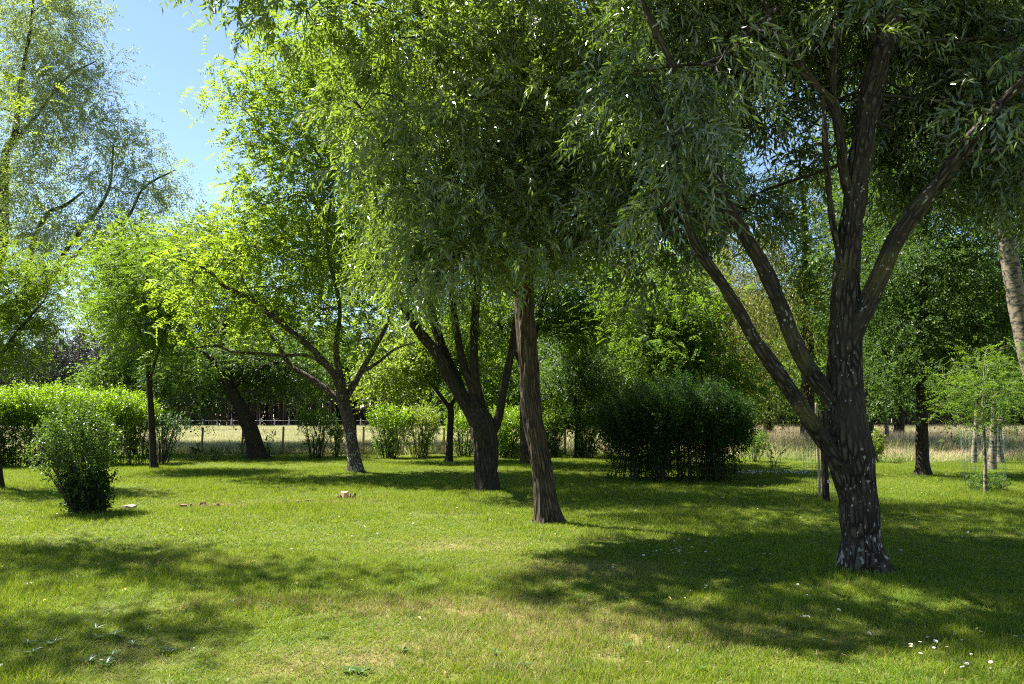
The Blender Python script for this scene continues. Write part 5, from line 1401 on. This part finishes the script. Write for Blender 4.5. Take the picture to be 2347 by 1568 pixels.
# band of white clover by the sapling
n = 170
cx = rd.uniform(1690, 1862, n); cyy = 1086 + rd.normal(size=n) * 2.2
V, T, base_i = [], [], 0
for k in range(n):
    b = G(cx[k], cyy[k])
    r = rd.uniform(0.009, 0.016)
    z = rd.uniform(0.05, 0.09)
    c = np.array([b[0], b[1], z])
    o6 = np.array([(1, 0, 0), (-1, 0, 0), (0, 1, 0), (0, -1, 0), (0, 0, 1), (0, 0, -1)]) * r + c
    V.append(o6)
    T += [(base_i + i, base_i + j, base_i + q) for (i, j, q) in ((0, 2, 4), (2, 1, 4), (1, 3, 4), (3, 0, 4), (2, 0, 5), (1, 2, 5), (3, 1, 5), (0, 3, 5))]
    base_i += 6
tag(mesh_np('clover_flowers', np.vstack(V), tris=np.array(T), mat=M['petal']), 'bright band of white clover flowers beside the sapling', 'flowers', kind='stuff')

n = 900
pq = lattice(3.6, 22, 0.5)
pq = pq[rd.permutation(len(pq))[:n]] + rd.normal(size=(n, 2)) * 0.2
ang = rd.uniform(0, 6.28, n)
uu = np.stack([np.cos(ang), np.sin(ang), rd.uniform(-.25, .25, n)], -1)
V, T, m_ = leaf_verts(np.column_stack([pq, ground_h(pq[:, 0], pq[:, 1]) + rd.uniform(0.015, 0.045, n)]), norm(uu), norm(np.array([0, 0, 1.0]) + rd.normal(size=(n, 3)) * .25), rd.uniform(.05, .10, n), rd.uniform(.014, .026, n))
tag(mesh_np('fallen_leaves', V, tris=T, mat=M['litter'], tint=np.repeat(rd.random(n), m_)), 'yellow and brown leaves fallen on the lawn', 'leaves', kind='stuff')

def rosette_mesh(seed):
    rng = np.random.default_rng(seed)
    n = rng.integers(7, 12)
    V, Q, tint = [], [], []
    for k in range(n):
        a = 2 * math.pi * k / n + rng.uniform(-.3, .3)
        L, w, rise = rng.uniform(.07, .13), rng.uniform(.024, .042), rng.uniform(.2, .8)
        d = np.array([math.cos(a), math.sin(a), 0]); s = np.array([-math.sin(a), math.cos(a), 0])
        b = len(V)
        for (t, ww) in ((0, .2), (.3, .7), (.65, 1.0), (1, .1)):
            c = d * L * t + np.array([0, 0, .012 + rise * L * t * (1 - .55 * t)])
            V += [c + s * w * ww / 2 + np.array([0, 0, .006 * ww]), c, c - s * w * ww / 2 + np.array([0, 0, .006 * ww])]
        tint += [rng.random()] * 12
        for r in range(3):
            for h in (0, 1):
                i0 = b + 3 * r + h
                Q.append((i0, i0 + 1, i0 + 4, i0 + 3))
    o = mesh_np('rosette_weed', np.array(V), quads=np.array(Q), mat=M['weed_leaf'], tint=np.array(tint), smooth=True)
    return o
protos = [rosette_mesh(200 + k) for k in range(4)]
wsp = []
for (cx, cy, sx, sy, n, ph) in [(1700, 1350, 260, 70, 22, 'in the shade between the two nearest trunks'), (2080, 1420, 150, 70, 20, 'in the shade below the big willow trunk'), (350, 1480, 60, 18, 6, 'in the near shade at the lower left'), (250, 1500, 60, 25, 6, 'in the left foreground shade'), (100, 1480, 60, 20, 5, 'near the lower left corner'),
                              (500, 1330, 150, 40, 8, 'in the left tree shadow'), (900, 1450, 250, 60, 10, 'among the dry patches in the foreground'), (1500, 1490, 200, 30, 9, 'in the sunny strip at the lower right of the middle'), (1150, 1520, 200, 20, 5, 'at the lower edge in the middle'), (800, 1240, 300, 40, 8, 'in the sunlit lawn below the stumps')]:
    wsp += [(cx + rd.normal() * sx, cy + rd.normal() * sy, ph) for _ in range(n)]
used = set()
for k, (x, y, ph) in enumerate(wsp):
    if y < 1180 or y > 1562 or x < 0 or x > 2346:
        continue
    q = k % 4
    o = protos[q] if q not in used else protos[q].copy()
    if q in used:
        COL.objects.link(o)
    used.add(q)
    b = G(x, y)
    o.location = (b[0], b[1], float(ground_h(b[0], b[1])) + 0.005)
    o.rotation_euler = (0, 0, rd.uniform(0, 6))
    sc = rd.uniform(0.35, 0.75)
    o.scale = (sc, sc, sc)
    tag(o, 'flat broad leaved weed ' + ph, 'weed', 'broad leaved weeds ' + ph)

#@@PINES
# ------------------------------------------------------------------ the pine wood
def pine_meshes(seed, h, clear):
    rng = np.random.default_rng(seed)
    tb = Tubes()
    lean = rng.normal(size=2) * 0.25
    tb.add([(0, 0, -0.1), (lean[0] * .3, lean[1] * .3, h * .4), (lean[0], lean[1], h * .95)], [0.15, 0.12, 0.04], 7, 8)
    for k in range(12):
        z = rng.uniform(clear * .25, clear * 1.1)
        a = rng.uniform(0, 6.28)
        L = rng.uniform(.5, 1.4)
        c = np.array([lean[0] * z / h, lean[1] * z / h, z])
        tb.add([c, c + np.array([math.cos(a) * L * .6, math.sin(a) * L * .6, .15]), c + np.array([math.cos(a) * L, math.sin(a) * L, rng.uniform(-.1, .5)])], [.03, .02, .008], 4, 4)
    t = tb.build('trunk', M['bark_pine'])
    bl = []
    for k in range(9):
        z = rng.uniform(clear, h)
        q = (1 - (z - clear) / (h - clear)) * 1.7 + .5
        a = rng.uniform(0, 6.28)
        bl.append((np.array([lean[0] * z / h + math.cos(a) * q * .6, lean[1] * z / h + math.sin(a) * q * .6, z]), np.array([q * .7, q * .7, .55]), 1.0))
    V, T, tint, _, _ = foliage(rng, bl, 4200, 7, 0.5, 0.30, 0.07, droop=0.0, clump=0.35, clumps_per=10, one=True, up_bias=0.5)
    c = mesh_np('crown', V, tris=T, mat=M['pine_needle'], tint=tint)
    return t, c
pine_src = [pine_meshes(900 + k, h, cl) for k, (h, cl) in enumerate([(15, 6.0), (13.5, 4.5), (16, 7.0), (14, 5.2), (12, 3.2)])]
rp = np.random.default_rng(55)
pos = []
y = 104.0
for row in range(4):
    x = -76.0
    while x < 12:
        pos.append((x + rp.uniform(-.6, .6), 104.0 + row * 2.8 + rp.uniform(-.9, .9)))
        x += rp.uniform(1.5, 2.6)
for row in range(3):
    x = 8.0
    while x < 52:
        pos.append((x + rp.uniform(-.6, .6), 63.0 + row * 2.4 + rp.uniform(-.8, .8) ))
        x += rp.uniform(1.3, 2.2)
# keep the largest in view
near = [p for p in pos if abs(p[0]) < 0.72 * p[1]]
near = sorted(near, key=lambda p: p[1])[:260]
used = set()
for k, (x, y) in enumerate(near):
    q = int(rp.integers(0, 5))
    px = (512 + F * x / y) / SC
    if y > 90:
        ph = ('behind the left hedge' if px < 440 else 'behind the wire fence and leaning trunk' if px < 660 else 'just left of the tall locust trunk' if px < 780 else 'right of the tall locust trunk' if px < 1010 else 'far behind the middle hedge')
    else:
        ph = ('behind the black bush' if px < 1850 else 'behind the big willow trunk' if px < 2010 else 'left of the dark oak trunk' if px < 2113 else 'right of the dark oak trunk')
    root = empty('pine_tree', (x, y, -0.07), 'tall thin bare pine in the far wood, ' + ph, 'tree', 'pines of the far wood ' + ph)
    root.rotation_euler = (0, 0, rp.uniform(0, 6.28))
    s_ = rp.uniform(.85, 1.12)
    root.scale = (s_, s_, s_)
    for src, nm in zip(pine_src[q], ('trunk', 'crown')):
        o = src if (q, nm) not in used else src.copy()
        if (q, nm) in used:
            COL.objects.link(o)
        used.add((q, nm))
        o.parent = root
        if nm == 'crown':
            o['kind'] = 'stuff'

grid_sheet('forest_floor', -140, 40, 103, 175, 6, 6, -0.05, M['floor'])
grid_sheet('forest_floor', 4, 110, 62.5, 120, 6, 6, -0.045, M['floor'])
# the depth of the wood, one mass
tb = Tubes()
V_, T_, t_ = [], [], []
cnt = 0
bl = []
for (x0, x1, y0, y1, n) in ((-95, 25, 115, 152, 420), (6, 66, 70, 100, 260)):
    for k in range(n):
        x, yy = rp.uniform(x0, x1), rp.uniform(y0, y1)
        hgt = rp.uniform(12, 15)
        tb.add([(x, yy, -.1), (x + rp.normal() * .2, yy, hgt)], [.16, .06], 5, 2)
        bl.append((np.array([x, yy, hgt * rp.uniform(.62, .9)]), np.array([1.7, 1.7, 2.6]), 1.0))
tag(tb.build('pine_wood_trunks', M['bark_pine']), 'dim mass of pine trunks deep inside the wood', 'wood', kind='stuff')
V, T, tint, _, _ = foliage(rp, bl, 120000, 7, 0.7, 0.85, 0.36, droop=0.0, clump=0.6, clumps_per=8, one=True, up_bias=0.4)
tag(mesh_np('pine_wood_canopy', V, tris=T, mat=M['pine_needle'], tint=tint), 'grey green canopy mass of the pine wood', 'wood', kind='stuff')
# leaf mass added to block the glow between trunks; its dark colour paints gloom
bl = [(np.array([x, 130 + rp.uniform(-4, 4), 4.0]), np.array([3.2, 2.5, 5.0]), 1.0) for x in np.arange(-95, 24, 3.0)] + [(np.array([x, 83 + rp.uniform(-3, 3), 3.5]), np.array([2.6, 2.0, 4.5]), 1.0) for x in np.arange(4, 66, 2.4)]
bl += [(np.array([x, 127 + rp.uniform(-2, 2), 1.2]), np.array([2.0, 1.5, 1.8]), 1.3) for x in np.arange(-100, 30, 1.8)] + [(np.array([x, 80 + rp.uniform(-2, 2), 1.0]), np.array([1.8, 1.4, 1.6]), 1.3) for x in np.arange(4, 70, 1.5)]
V, T, tint, _, _ = foliage(rp, bl, 150000, 7, 0.6, 0.6, 0.30, droop=0.0, clump=0.7, clumps_per=12, one=True)
V[:, 2] = np.maximum(V[:, 2], -0.05)
tag(mesh_np('gloom_mass', V, tris=T, mat=M['shaded_bush_leaf'], tint=tint), 'dark leaf mass added for the gloom at the back of the pine wood', 'gloom_mass', kind='stuff')
